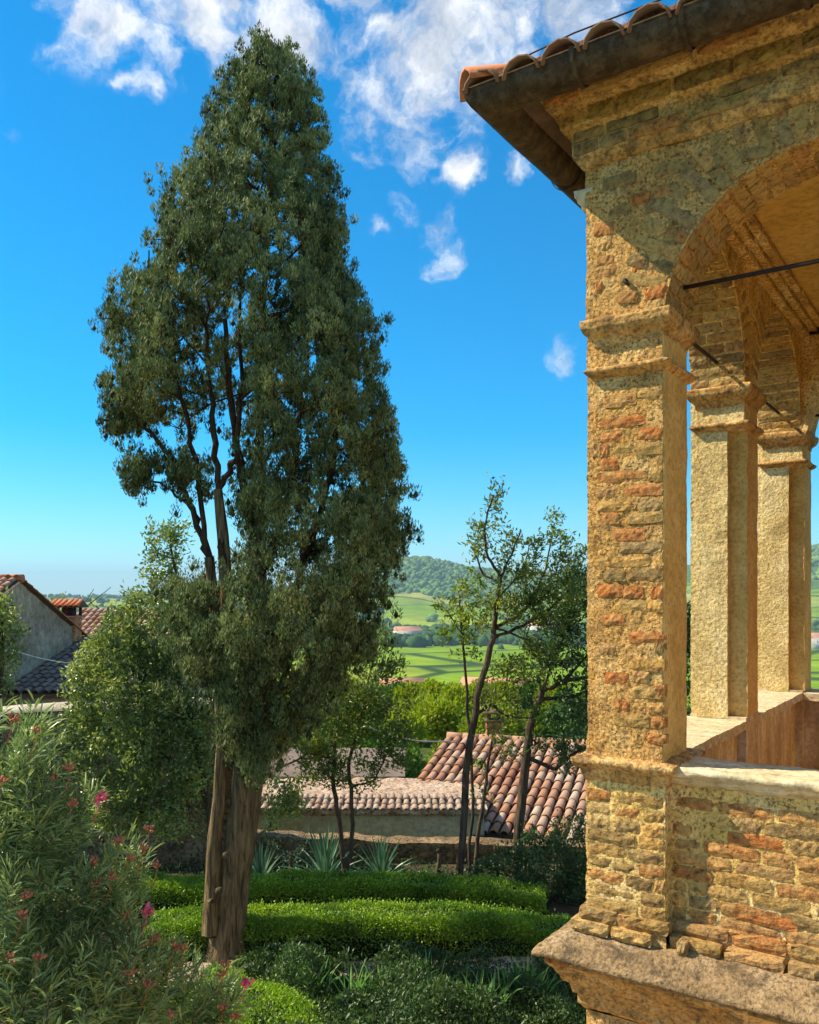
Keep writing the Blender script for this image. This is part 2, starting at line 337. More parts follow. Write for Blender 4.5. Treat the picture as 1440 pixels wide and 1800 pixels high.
def obj_tile_mat(name, cols, lich=.35):
    m, nt, N, L, bs = new_mat(name); bs.inputs['Roughness'].default_value = .9; bs.inputs['Specular IOR Level'].default_value = .12
    oi = N.new('ShaderNodeObjectInfo'); r = ramp(N, [(i / (len(cols) - 1), c) for i, c in enumerate(cols)]); L.new(oi.outputs['Random'], r.inputs[0])
    g = N.new('ShaderNodeNewGeometry'); n = tnoise(N, L, 14, 5, .7, g.outputs['Position']); rr = ramp(N, [(.48, (0, 0, 0)), (.66, (1, 1, 1))]); L.new(n.outputs['Fac'], rr.inputs[0])
    mm = N.new('ShaderNodeMath'); mm.operation = 'MULTIPLY'; L.new(rr.outputs[0], mm.inputs[0]); mm.inputs[1].default_value = lich
    c = mixc(N, L, mm.outputs[0], r.outputs[0], (.16, .13, .11)); L.new(c, bs.inputs['Base Color'])
    n2 = tnoise(N, L, 45, 3, .6, g.outputs['Position']); bumpn(N, L, bs, n2.outputs['Fac'], .5, .01)
    return m
M['tile'] = obj_tile_mat('worn_clay_tiles', [(.36, .17, .10), (.46, .26, .17), (.50, .34, .24), (.42, .20, .11), (.54, .42, .32), (.33, .15, .09)])
M['greytile'] = obj_tile_mat('old_grey_tiles', [(.17, .14, .125), (.22, .18, .155), (.27, .21, .175), (.20, .15, .13)])
M['redtile'] = obj_tile_mat('new_red_tiles', [(.55, .17, .07), (.62, .24, .11), (.50, .14, .06)], .15)
M['palletile'] = obj_tile_mat('weathered_pink_tiles', [(.34, .24, .17), (.42, .30, .22), (.46, .36, .28), (.38, .24, .16)], .5)
M['darktile'] = obj_tile_mat('shaded_dirty_eave_tiles', [(.20, .10, .06), (.26, .15, .09), (.17, .10, .07), (.30, .15, .08)], .6)  # eave tiles: dirt and eave shade both put into the dark colour
M['channel'] = m_plain('tile_channels', (.13, .08, .055), .95, 0, .4, 12, .3)

# ------------------------------------------------------------------ bricks
def brick_variant(k):
    r = np.random.default_rng(100 + k); nx, nz = 7, 4; L, H, D = .26, .055, .05
    xs = np.linspace(-L / 2, L / 2, nx); zs = np.linspace(-H / 2, H / 2, nz)
    X, Z = np.meshgrid(xs, zs, indexing='ij'); ex = np.minimum(1, (L / 2 - abs(X)) / .016); ez = np.minimum(1, (H / 2 - abs(Z)) / .012)
    e = np.minimum(ex, ez)
    Y = -D + (1 - e) ** 2 * .0045 + r.normal(0, .0014, X.shape)
    corner = (ex < .1) & (ez < .1)
    X = X + r.normal(0, .0020, X.shape) - np.where(corner, np.sign(X) * .004, 0); Z = Z + r.normal(0, .0009, X.shape) + .0016 * np.sin(X * 25 + k) - np.where(corner, np.sign(Z) * .003, 0)
    P = np.stack([X, Y, Z], -1)
    V = list(P.reshape(-1, 3)); fc = []
    I = np.arange(nx * nz).reshape(nx, nz)
    for a in range(nx - 1):
        for b in range(nz - 1): fc.append((I[a, b], I[a + 1, b], I[a + 1, b + 1], I[a, b + 1]))
    per = [I[a, 0] for a in range(nx)] + [I[nx - 1, b] for b in range(1, nz)] + [I[a, nz - 1] for a in range(nx - 2, -1, -1)] + [I[0, b] for b in range(nz - 2, 0, -1)]
    base = len(V)
    for p in per: q = V[p].copy(); q[1] = .0; V.append(q)
    n = len(per)
    for j in range(n): fc.append((per[j], base + j, base + (j + 1) % n, per[(j + 1) % n]))
    me = bpy.data.meshes.new('brick'); me.from_pydata([tuple(v) for v in V], [], fc); me.materials.append(M['brick'])
    me.update(); return me
BV = [brick_variant(k) for k in range(14)]
TAN = [(.53, .33, .125), (.46, .28, .10), (.58, .38, .165), (.43, .275, .13), (.60, .35, .12)]
ORANGE = [(.56, .27, .10), (.52, .24, .085), (.58, .32, .12), (.50, .28, .12)]
RED = [(.56, .20, .06), (.52, .19, .06), (.58, .24, .085)]
BROWN = [(.34, .21, .09), (.38, .24, .10), (.30, .19, .085), (.40, .25, .10)]
def pick(weights):
    pal = random.choices([TAN, ORANGE, RED, BROWN], weights)[0]; c = random.choice(pal); s = random.uniform(.85, 1.12)
    return tuple(x * s for x in c)
class BrickHeap:
    """small bricks far inside the loggia, joined into one part"""
    def __init__(s): s.V = []; s.F = []; s.n = 0
    def add(s, me, Mx):
        V = np.array([tuple(Mx @ v.co) for v in me.vertices]); s.V.append(V)
        s.F += [tuple(i + s.n for i in p.vertices) for p in me.polygons]; s.n += len(V)
    def build(s, name, mat, parent):
        mb = MB(); V = np.concatenate(s.V); r = np.repeat(np.random.default_rng(4).random(len(s.V)), [len(v) for v in s.V]); mb.add(V, s.F, r); return mb.build(name, mat, parent, kind='stuff')
HEAP = None
def brick(parent, loc, X, Nn, L, H=.056, depth=.05, col=None, proud=0.0, name='brick', label=None):
    """a brick whose outer face centre is at loc, long axis X, facing Nn (all in the parent's frame)"""
    X = Vector(X).normalized(); Y = -Vector(Nn).normalized(); Z = X.cross(Y)
    flip = random.choice((1, -1))
    Rm = Matrix((X, Y, Z)).transposed().to_4x4()
    S = Matrix.Diagonal((L / .26, depth / .05, H / .055, 1))
    loc = Vector(loc) + Vector(Nn).normalized() * (proud - depth)
    Mx = Matrix.Translation(loc) @ Rm @ S @ (Matrix.Rotation(math.pi, 4, 'Y') if flip < 0 else Matrix.Identity(4))
    if HEAP is not None: HEAP.add(random.choice(BV), Mx); return None
    o = bpy.data.objects.new(name, random.choice(BV)); COL.objects.link(o); o.parent = parent
    o.matrix_local = Mx
    c = col or pick((5, 3, 1, 2)); o.color = (c[0] * .84, c[1] * .82, c[2] * .74, 1)
    if label: o['label'] = label
    return o

# ================================================================== LOGGIA (its own frame: x = u along the front, y = w into the building)
C0 = (.867, 4.25); ROT = math.atan2(-.565, .825)
E = EYE
log = thing('loggia', 'sunlit old brick loggia with arches on piers, low parapet and dark metal gutter', 'building', (C0[0], C0[1], 0), ROT)
def U(px, w=0.0):
    r = (px - CX) / F; bx, by = C0[0] + .565 * w, C0[1] + .825 * w
    return (r * by - bx) / (.825 + .565 * r)
def UZ(px, py, w=0.0):
    u = U(px, w); return u, E + (HY - py) / F * (C0[1] + .825 * w - .565 * u)

def mould(mb, rect, prof, res=.02, amp=.003, camp=.003, s=0):
    """profile [(g, z)] swept round a rectangle (u0,u1,w0,w1); closed top and bottom by g running inwards"""
    u0, u1, w0, w1 = rect; pr = []
    for (a, b) in zip(prof[:-1], prof[1:]):
        n = max(1, int(math.hypot(b[0] - a[0], b[1] - a[1]) / (res * .7)))
        for i in range(n): pr.append((a[0] + (b[0] - a[0]) * i / n, a[1] + (b[1] - a[1]) * i / n))
    pr.append(prof[-1])
    corners = [(u0, w0, -1, -1), (u1, w0, 1, -1), (u1, w1, 1, 1), (u0, w1, -1, 1), (u0, w0, -1, -1)]
    base = []
    for a, b in zip(corners[:-1], corners[1:]):
        n = max(2, int(max(abs(a[0] - b[0]), abs(a[1] - b[1])) / res))
        for i in range(n): t = i / n; base.append((a, b, t))
    base.append((corners[3], corners[4], 1.0))
    P = np.zeros((len(pr), len(base), 3))
    for i, (g, z) in enumerate(pr):
        for j, (a, b, t) in enumerate(base):
            P[i, j] = ((a[0] + a[2] * g) * (1 - t) + (b[0] + b[2] * g) * t, (a[1] + a[3] * g) * (1 - t) + (b[1] + b[3] * g) * t, z)
    mb.grid(rough(P, amp, 55, 8, camp, s), flip=True)

SILL = E - .80; CAPT = E + 1.33; WT = .36    # wall thickness
PIERS = [(0.0, 0.0, .38, .36), (0.0, 1.72, .34, .34), (0.0, 3.60, .35, .36)]
def build_pier(k, u0, w0, du, dw, res):
    zt = CAPT - .01; zb = SILL + .005
    sh = MB(); s = 7 * k
    if k == 0: sh.rbox((u0 + .042, w0, zb), (u0 + du, w0 + dw, zt), res, .0045, 70, .0035, s, '-x-y+y')
    else:
        zn = E + 1.045; ui = u0 + du * .70
        sh.rbox((u0 + .042, w0, zb), (ui, w0 + dw, zn), res, .0025, 70, .0035, s, '-x-y+x')
        sh.rbox((u0 + .042, w0, zn), (u0 + du, w0 + dw, zt), res, .0045, 70, .0035, s, '-x-y+y-z')
    sh.rbox((u0, w0 + .016, zb), (u0 + .045, w0 + dw - .016, zt), res, .0045, 70, .0035, s, '-x-y+y')
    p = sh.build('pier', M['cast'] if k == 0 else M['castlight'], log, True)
    # ochre plastered reveal towards the opening
    rv = MB(); x = u0 + du + .001
    if k == 0: rv.rbox((x - .02, w0 + .004, zb), (x + .006, w0 + dw - .004, zt), res * 1.4, .0022, 40, .004, s, '+x-y+y')
    else:
        rv.rbox((u0 + du * .5, w0 + .052, zb - .0), (x + .006, w0 + dw - .004, E + 1.05), res * 1.4, .0022, 40, .004, s, '+x-y+y')
        rv.rbox((x - .02, w0 + .004, E + 1.04), (x + .005, w0 + dw - .004, zt), res * 1.4, .0022, 40, .004, s, '+x-y+y-z')
    rv.build('plaster_reveal', M['ochre'], p, True)
    cp = MB(); o = .0
    e0 = E
    prof_neck = [(-.02, e0 + 1.045), (.004, e0 + 1.05), (.030, e0 + 1.066), (.042, e0 + 1.078), (.040, e0 + 1.092), (.006, e0 + 1.105), (-.02, e0 + 1.11)]
    prof_top = [(-.02, e0 + 1.20), (.004, e0 + 1.205), (.012, e0 + 1.235), (.040, e0 + 1.262), (.046, e0 + 1.275), (.052, e0 + 1.285), (.056, e0 + 1.318), (.050, e0 + 1.328), (-.02, e0 + 1.345)]
    rect = (u0 + .045, u0 + du, w0, w0 + dw)
    mould(cp, rect, prof_neck, res, .003, .004, s + 3); mould(cp, rect, prof_top, res, .004, .005, s + 4)
    c = cp.build('capital', M['cap'], p, True)
    return p
PO = []
for k, (u0, w0, du, dw) in enumerate(PIERS):
    PO.append(build_pier(k, u0, w0, du, dw, (.008, .011, .014)[k]))
# piers 2 and 3: set-back inner strip of the shaft
for k in (1, 2):
    u0, w0, du, dw = PIERS[k]

# bricks showing through the roughcast on the corner pier: (x0, x1, y centre, palette)
pier_bricks = [(1054,1132,742,RED),(1054,1093,768,RED),(1123,1164,762,RED),(1053,1071,793,RED),(1076,1163,790,TAN),(1055,1086,816,RED),(1051,1135,838,ORANGE),
 (1140,1164,836,TAN),(1050,1084,865,ORANGE),(1100,1164,861,RED),(1050,1117,889,TAN),(1122,1164,888,TAN),(1055,1088,912,RED),(1103,1164,910,TAN),(1075,1133,940,RED),
 (1090,1162,962,TAN),(1050,1140,987,TAN),(1052,1095,1038,RED),(1097,1131,1041,RED),(1144,1166,1042,RED),(1082,1135,1064,TAN),(1140,1165,1066,TAN),(1060,1097,1089,RED),
 (1107,1166,1120,RED),(1054,1083,1141,ORANGE),(1152,1167,1140,BROWN),(1107,1167,1168,TAN),(1062,1105,1192,RED),(1110,1142,1190,ORANGE),(1109,1160,1217,TAN),(1150,1168,1215,ORANGE),
 (1080,1106,1240,RED),(1141,1168,1247,ORANGE),(1081,1140,1267,TAN),(1145,1169,1270,ORANGE),(1139,1170,1299,RED),(1064,1118,704,ORANGE),(1119,1164,694,TAN),(1060,1100,1012,BROWN),(1105,1165,1010,BROWN)]
for x0, x1, yc, pal in pier_bricks:
    u0_, z_ = UZ(x0, yc); u1_, _ = UZ(x1, yc); z_ = UZ((x0 + x1) / 2, yc)[1]
    c = random.choice(pal)
    brick(PO[0], ((u0_ + u1_) / 2, 0, z_), (1, 0, random.uniform(-.02, .02)), (0, -1, 0), (u1_ - u0_) * 1.05, random.uniform(.048, .060), .05, c, random.uniform(.005, .009))

# --- arch walls
def arch_wall(name, parent, axis, face0, face1, s0, s1, cen, rad, zc, zb, zt, res, mat, seed, flipn=False):
    """wall in the plane of `axis` (0: runs along u, 1: along w) from s0 to s1 with a round arch cut; faces at face0 / face1"""
    mb = MB(); S = np.unique(np.concatenate([np.arange(s0, s1, res), [s1], cen + rad * np.cos(np.linspace(0, np.pi, 50))]))
    S = S[(S >= s0) & (S <= s1)]
    def low(s):
        d = np.abs(s - cen); z = zc + np.sqrt(np.maximum(rad ** 2 - d ** 2, 0)); return np.where(d < rad, np.maximum(z, zb), zb)
    lo = low(S); n = max(4, int((zt - zb) / res)); T = np.linspace(0, 1, n)
    Z = lo[:, None] + (zt - lo[:, None]) * T[None]
    SS = np.repeat(S[:, None], n, 1)
    for fi, fv in enumerate((face0, face1)):
        P = np.zeros(SS.shape + (3,)); P[..., axis] = SS; P[..., 1 - axis] = fv; P[..., 2] = Z
        mb.grid(rough(P, .0045, 60, 7, .005, seed), flip=(fi == 0) == (axis == 0))
    # soffit of the wall and intrados
    m = max(3, int((face1 - face0) / res)); Fv = np.linspace(face0, face1, m)
    P = np.zeros((len(S), m, 3)); P[..., axis] = S[:, None]; P[..., 1 - axis] = Fv[None]; P[..., 2] = lo[:, None]
    mb.grid(rough(P, .0045, 60, 7, .005, seed), flip=(axis == 1))
    for e in (s0, s1):
        Zs = np.linspace(zb, zt, n); P = np.zeros((n, m, 3)); P[..., axis] = e; P[..., 1 - axis] = Fv[None]; P[..., 2] = Zs[:, None]
        mb.grid(rough(P, .0045, 60, 7, .005, seed), flip=(e == s1) == (axis == 0))
    return mb.build(name, mat, parent, True)
CORN = E + 2.09
FA = (1.08, .70, E + 1.24)          # front arch: centre u, radius, centre z
UR = 2.16                           # right end of the loggia
fw = arch_wall('front_arch', log, 0, 0.0, WT, 0.0, UR, FA[0], FA[1], FA[2], CAPT, CORN, .012, M['cast'], 5)
A1 = (1.04, .68, E + 1.33); A2 = (2.83, .77, E + 1.29)
sw1 = arch_wall('side_arch', log, 1, 0.006, .345, WT, 1.89, A1[0], A1[1], A1[2], CAPT, E + 2.2, .016, M['mortar'], 6)
sw2 = arch_wall('side_arch', log, 1, 0.006, .345, 1.89, 3.60, A2[0], A2[1], A2[2], CAPT, E + 2.2, .018, M['mortar'], 7)
bw = arch_wall('back_arch', log, 0, 3.60, 3.96, 0.0, UR, FA[0], FA[1], FA[2], CAPT, CORN, .025, M['mortar'], 8)

# voussoirs on the front face and across the intrados
def ring(parent, axis, arch, face, nrm, a0, a1, step, L=(.25,), proud=.009, weights=(5, 2, 0, 3), skip=0.0, H=.056):
    cen, rad, zc = arch; n = int(rad * (a1 - a0) / step)
    for i in range(n):
        a = a0 + (i + .5) * (a1 - a0) / n; ca, sa = math.cos(a), math.sin(a)
        ls = [L[0]] if i % 2 else [L[0] * .48, L[0] * .46]
        r0 = rad + .006
        for l in ls:
            if random.random() >= skip:
                rr = r0 + l / 2; p = [0, 0, zc + rr * sa]; p[axis] = cen + rr * ca; p[1 - axis] = face
                X = [0, 0, sa]; X[axis] = ca
                brick(parent, p, X, nrm, l * .95, H, .04, pick(weights), proud + random.uniform(-.002, .003))
            r0 += l + .006
def soffit(parent, axis, arch, f0, f1, a0, a1, step, weights, H=.057, proud=.009, one=False):
    cen, rad, zc = arch; n = int(rad * (a1 - a0) / step)
    for i in range(n):
        a = a0 + (i + .5) * (a1 - a0) / n; ca, sa = math.cos(a), math.sin(a)
        W = f1 - f0; cuts = [(f0 + .004, f1 - .004)] if one else ([(f0 + .004, f0 + W * .66), (f0 + W * .69, f1 - .004)] if i % 2 else [(f0 + .004, f0 + W * .34), (f0 + W * .37, f1 - .004)])
        for x0, x1 in cuts:
            p = [0, 0, zc + rad * sa]; p[axis] = cen + rad * ca; p[1 - axis] = (x0 + x1) / 2
            X = [0, 0, 0]; X[1 - axis] = 1; Nv = [0, 0, -sa]; Nv[axis] = -ca
            brick(parent, p, X, Nv, x1 - x0, H, .04, pick(weights), proud + random.uniform(-.003, .004))
PI = math.pi
ring(fw, 0, FA, 0.0, (0, -1, 0), R(78), R(171), .066, (.245,), .008, (5, 2, 0, 3), .1)
soffit(fw, 0, FA, 0.0, WT, R(80), R(171), .066, (9, 1.3, 0, .8))
soffit(sw1, 1, A1, .006, .345, R(0), R(100), .068, (6, 2, 0, 2))
soffit(sw2, 1, A2, .006, .345, R(0), R(100), .072, (5, 3, 0, 2), one=True)
HEAP = BrickHeap()
ring(sw1, 1, A1, .345, (1, 0, 0), R(4), R(95), .075, (.24,), .004, (4, 3, 0, 3), 0.0)
ring(sw2, 1, A2, .345, (1, 0, 0), R(60), R(172), .08, (.22,), .004, (4, 3, 0, 3), 0.0)
HEAP.build('arch_bricks', M['brickclean'], sw1); HEAP = None
# stray bricks in the spandrel
for x0, x1, y0, y1, pal in [(1108,1142,352,346,RED),(1145,1182,340,332,ORANGE),(1060,1118,325,312,BROWN),(1135,1190,368,352,BROWN),(1150,1225,300,288,BROWN),(1045,1080,405,400,RED),
        (1045,1078,463,458,ORANGE),(1045,1084,480,474,ORANGE),(1047,1060,506,505,RED),(1110,1128,468,465,RED),(1135,1172,518,510,RED),(1140,1168,455,450,TAN),(1048,1075,434,430,TAN),
        (1175,1215,390,378,BROWN),(1170,1205,415,408,BROWN),(1150,1190,438,430,BROWN),(1070,1110,372,366,BROWN),(1135,1165,540,535,TAN),(1240,1275,290,280,BROWN),(1300,1360,275,262,BROWN)]:
    u0_, z0_ = UZ(x0, y0); u1_, z1_ = UZ(x1, y1)
    brick(fw, ((u0_ + u1_) / 2, 0, (z0_ + z1_) / 2), (1, 0, (z1_ - z0_) / (u1_ - u0_) * .5), (0, -1, 0), u1_ - u0_, .058, .05, random.choice(pal), random.uniform(.005, .010))
# bricks over capitals on piers 2 / 3 (faces towards the camera)
for k in (1, 2):
    u0, w0, du, dw = PIERS[k]
    b = MB(); b.rbox((u0, w0 + .012, CAPT), (u0 + du, w0 + dw - .012, CAPT + (.35 if k == 1 else .25)), .02, .004, 60, .004, 3)
    im = b.build('impost_block', M['cast'], PO[k], True)
    for r_ in range(3):
        brick(im, (u0 + .19 + .03 * (r_ % 2), w0 + .010, CAPT + .04 + r_ * .065), (1, 0, 0), (0, -1, 0), .22, .052, .05, pick((5, 1, 0, 3)), .006)

# --- outer cornice: corbelled brick courses
cn = MB()
mould(cn, (0, UR, 0, 3.96), [(-.05, CORN - .004), (.012, CORN), (.045, CORN + .035), (.052, CORN + .05), (.052, CORN + .155), (.062, CORN + .165), (.095, CORN + .178), (.098, CORN + .245),
     (.115, CORN + .255), (.150, CORN + .275), (.172, CORN + .33), (.10, CORN + .335), (-.05, CORN + .335)], .016, .004, .006, 12)
co = cn.build('cornice', M['cap'], log, True)
u = .0
for (g, z, H, off, wts) in [(.054, CORN + .076, .056, 0, (4, 1, 0, 4)), (.056, CORN + .138, .050, .11, (4, 2, 0, 4)), (.102, CORN + .212, .066, .05, (5, 2, 0, 3)), (.160, CORN + .300, .055, .17, (2, 4, 2, 1))]:
    u = -g + .012 + off * .0
    first = True
    while u < 1.25:
        l = random.choice((.26, .25, .13, .27)); l = l * (off + .5) if first and off else l; first = False
        if random.random() < .88: brick(co, (u + l / 2, -g, z), (1, 0, 0), (0, -1, 0), l * .96, H, .06, pick(wts), random.uniform(.006, .014))
        u += l + .008
# --- interior: ceiling, inner cornice bands, floor
cb = MB(); cb.rbox((.02, .02, E + 2.20), (UR, 3.94, E + 2.24), .12, .002, 8, .004, 3); cb.build('ceiling', M['ceiling'], log, True)
ic = MB()
def band(u1, z0, z1, s): ic.rbox((.30, WT + .002, z0), (u1, 3.598, z1), .02, .005, 50, .007, s, '+x-z+z')
band(.405, E + 1.995 + .09, E + 2.125, 1); band(.455, E + 2.125, E + 2.16, 2); band(.505, E + 2.16, E + 2.197, 3)
inc = ic.build('inner_cornice', M['mortar'], log, True)
HEAP = BrickHeap()
for (u1, zz, H) in ((.405, E + 2.105, .036), (.455, E + 2.1425, .031), (.505, E + 2.178, .034)):
    w = WT + .05
    mbk = None
    while w < 3.5:
        l = random.choice((.25, .13, .25)); brick(inc, (u1, w + l / 2, zz), (0, 1, 0), (1, 0, 0), l * .94, H, .04, pick((5, 3, 0, 2)), random.uniform(.001, .008)); w += l + .01
HEAP.build('cornice_bricks', M['brickclean'], inc); HEAP = None
fl = MB(); fl.rbox((.0, .1, E - 1.66), (UR, 3.9, E - 1.60), .3, .002, 20, .001); fl.build('floor', m_plain('terracotta_floor', (.34, .15, .08), .7, 0, .2, 6), log)
# right-hand house wall that closes the loggia, plus right piers (beyond the frame)
hw = MB(); hw.rbox((UR, 0.0, 0), (UR + .35, 3.96, CORN), .08, .003, 30, .004, 2); hw.build('house_wall', M['ochre'], log, True)
rp = MB(); rp.rbox((1.79, 0.0, SILL), (UR - .002, WT, CAPT - .002), .03, .004, 50, .004, 2); rp.rbox((1.79, 3.6, SILL), (UR - .002, 3.96, CAPT - .002), .04, .004, 50, .004, 2)
rp.build('end_pier', M['cast'], log, True)
# --- tie rods and anchor
t = MB(); t.tube([(.40, .18, E + 1.475), (1.78, .18, E + 1.475)], .011, 8); t.build('tie_rod', M['iron'], log, True)
t = MB(); t.tube([(.175, .35, E + 1.49), (.175, 1.735, E + 1.49)], .011, 8); t.build('tie_rod', M['iron'], log, True)
t = MB(); t.tube([(.175, 2.05, E + 1.49), (.175, 3.62, E + 1.49)], .011, 8); t.build('tie_rod', M['iron'], log, True)
t = MB(); t.tube([(.38, 3.78, E + 1.475), (1.78, 3.78, E + 1.475)], .011, 8); t.build('tie_rod', M['iron'], log, True)
t = MB(); t.tube([(.205, -.022, E + 1.495), (.205, .01, E + 1.495)], .012, 8); t.tube([(.20, -.020, E + 1.497), (.225, -.016, E + 1.470)], .006, 6); t.build('rod_anchor', M['iron'], log, True)

# --- side and back parapets
def parapet(name, a, b, seed, mat):
    q = MB(); q.rbox(a, b, .03, .003, 30, .005, seed); return q.build(name, mat, log, True)
for (w0, w1) in ((.36, 1.722), (2.058, 3.602)):
    q = MB(); q.rbox((.02, w0, 0.4), (.300, w1, SILL - .055), .04, .0006, 30, .003, 4); pw = q.build('side_parapet', M['stained'], log, True)
    q = MB(); q.rbox((-.035, w0 - .012, SILL - .058), (.352, w1 + .012, SILL), .02, .003, 35, .005, 5); q.build('sill', M['sill'], pw, True)
q = MB(); q.rbox((.35, 3.66, .4), (UR, 3.93, SILL - .055), .05, .0006, 30, .003, 6); bp = q.build('back_parapet', M['stained'], log, True)
q = MB(); q.rbox((.352, 3.60, SILL - .058), (UR - .01, 3.99, SILL), .03, .003, 35, .005, 5); q.build('sill', M['sill'], bp, True)
for k in (1, 2):   # pier feet running down inside
    u0, w0, du, dw = PIERS[k]
    q = MB(); q.rbox((.0, w0 + .002, .4), (.352, w0 + dw - .002, SILL + .02), .04, .0008, 30, .003, 6); q.build('pier_foot', M['stained'], PO[k], True)
# shaft's set-back strip: rebuilt as a notch filler so that the inner third of the face lies deeper
# --- front parapet
FP = .085
q = MB(); q.rbox((.36, FP, E - 1.62), (1.80, .32, SILL - .05), .011, .005, 60, .003, 9, '-y+y+x'); fp = q.build('front_parapet', M['mortar'], log, True)
q = MB()
us = np.arange(.385, 1.80, .012); prof = [(.34, SILL - .004), (.20, SILL + .002), (.06, SILL), (.028, SILL - .006), (.016, SILL - .022), (.020, SILL - .040), (.040, SILL - .050), (.052, SILL - .075), (.083, SILL - .095), (.095, SILL - .10)]
pr = []
for a, b in zip(prof[:-1], prof[1:]):
    n = max(1, int(math.dist(a, b) / .010))
    for i in range(n): pr.append((a[0] + (b[0] - a[0]) * i / n, a[1] + (b[1] - a[1]) * i / n))
P = np.zeros((len(us), len(pr), 3)); P[..., 0] = us[:, None]; P[..., 1] = np.array([a[0] for a in pr])[None]; P[..., 2] = np.array([a[1] for a in pr])[None]
edge = 1 - np.clip(np.abs(P[..., 1] - .02) / .06, 0, 1)
P[..., 1] += edge * fbm(np.stack([P[..., 0] * 9, P[..., 2] * 25, P[..., 0] * 0], -1), 77, 3) * .022
q.grid(rough(P, .003, 60, 9, .006, 15)); endc = P[0]; 
q.add(np.concatenate([rough(endc, .003, 60, 9, .006, 15), [[.385, .2, SILL - .06]]]), [(i + 1, i, len(pr)) for i in range(len(pr) - 1)])
q.build('sill', M['sill'], fp, True)
# --- pedestal under the corner pier
q = MB(); q.rbox((0.0, 0.0, E - 1.58), (.392, .40, SILL - .06), .010, .004, 60, .003, 10, '-x+x-y+y')
pd = q.build('pedestal', M['mortar'], log, True)
q = MB(); mould(q, (0.0, .392, 0.0, .40), [(-.05, SILL - .105), (.002, SILL - .105), (.010, SILL - .085), (.022, SILL - .06), (.026, SILL - .04), (.046, SILL - .030), (.058, SILL - .012), (.056, SILL + .006), (.02, SILL + .018), (-.05, SILL + .024)], .010, .005, .007, 18)
q.build('base_moulding', M['cap'], pd, True)
def courses(parent, u0, u1, z0, z1, w, step, wts, skip, lens=(.25, .27, .13, .26), H=None, jitter=.002, proud=(.003, .009), N=(0, -1, 0)):
    z = z0; k = 0
    while z < z1:
        u = u0 + (0 if k % 2 else 0); first = True
        while u < u1 - .03:
            l = random.choice(lens)
            if first: l *= random.choice((.5, 1, .75)); first = False
            l = min(l, u1 - u)
            if l > .04 and random.random() >= skip:
                brick(parent, (u + l / 2, w, z + random.uniform(-jitter, jitter)), (1, 0, random.uniform(-.012, .012)), N, l * .96, (H or step - .009), .05, pick(wts), random.uniform(*proud))
            u += l + .010
        z += step; k += 1
courses(pd, .004, .388, E - 1.50, SILL - .13, 0.0, .0655, (6, 4, 0, 3), .05)
courses(fp, .40, 1.22, E - 1.50, SILL - .12, FP, .0655, (5, 5, .7, 2), .10)
ub, zb_ = UZ(1346, 1617, FP); brick(fp, (ub, FP, zb_), (1, 0, 0), (0, -1, 0), .27, .052, .05, RED[0], .010, label='bright red brick in the parapet')
# spreading base courses (pedestal and parapet) and the projecting ledge
for (g, z, H) in ((.030, E - 1.555, .058), (.062, E - 1.615, .056)):
    u = -g
    while u < 1.3:
        l = random.choice((.24, .26, .13, .2)); l = min(l, 1.3 - u)
        inpar = u > .40
        wy = -g if not inpar else (FP - .045 if g < .05 else -.01)
        brick(pd if not inpar else fp, (u + l / 2, wy, z), (1, 0, 0), (0, -1, 0), (l if inpar or u + l < .40 else .40 - u) * .96, H, .09, pick((5, 3, 0, 4)), random.uniform(-.002, .008)); u += (l if inpar or u + l < .40 else .40 - u) + .008
    brick(pd, (-g, .15, z), (0, -1, 0), (-1, 0, 0), .24, H, .08, pick((5, 3, 0, 3)), .0)
q = MB(); q.rbox((-.02, -.02, E - 1.66), (.40, .4, E - 1.53), .012, .005, 60, .006, 2, '-x-y+z'); q.rbox((.39, FP - .03, E - 1.66), (1.8, .3, E - 1.53), .014, .005, 60, .006, 2, '-y+z'); q.build('base_course_bed', M['cap'], pd, True)
q = MB(); mould(q, (0, UR, 0, 3.96), [(-.10, E - 1.635), (.03, E - 1.640), (.10, E - 1.665), (.185, E - 1.712), (.202, E - 1.728), (.200, E - 1.750), (.17, E - 1.756), (-.05, E - 1.757)], .014, .005, .008, 21)
ld = q.build('ledge', M['ledge'], log, True)
q = MB(); mould(q, (0, UR, 0, 3.96), [(-.05, E - 1.752), (.150, E - 1.754), (.152, E - 1.790), (.142, E - 1.80), (.118, E - 1.822), (.095, E - 1.86), (.085, E - 1.885), (.075, E - 1.89), (.060, E - 1.90), (.050, E - 1.945), (.035, E - 1.955), (.030, E - 2.0), (0.0, E - 2.03), (-.03, E - 2.04)], .020, .005, .007, 22)
q.rbox((0, 0, -.1), (UR, 3.96, E - 2.03), .05, .005, 40, .007, 22, '-x+x-y+y')
q.build('lower_wall', M['cap'], log, True)
u = -.15
while u < 1.2:
    l = random.choice((.25, .13)); brick(ld, (u + l / 2, -.152, E - 1.773), (1, 0, 0), (0, -1, 0), l * .95, .032, .05, pick((2, 5, 2, 1)), .003); u += l + .01

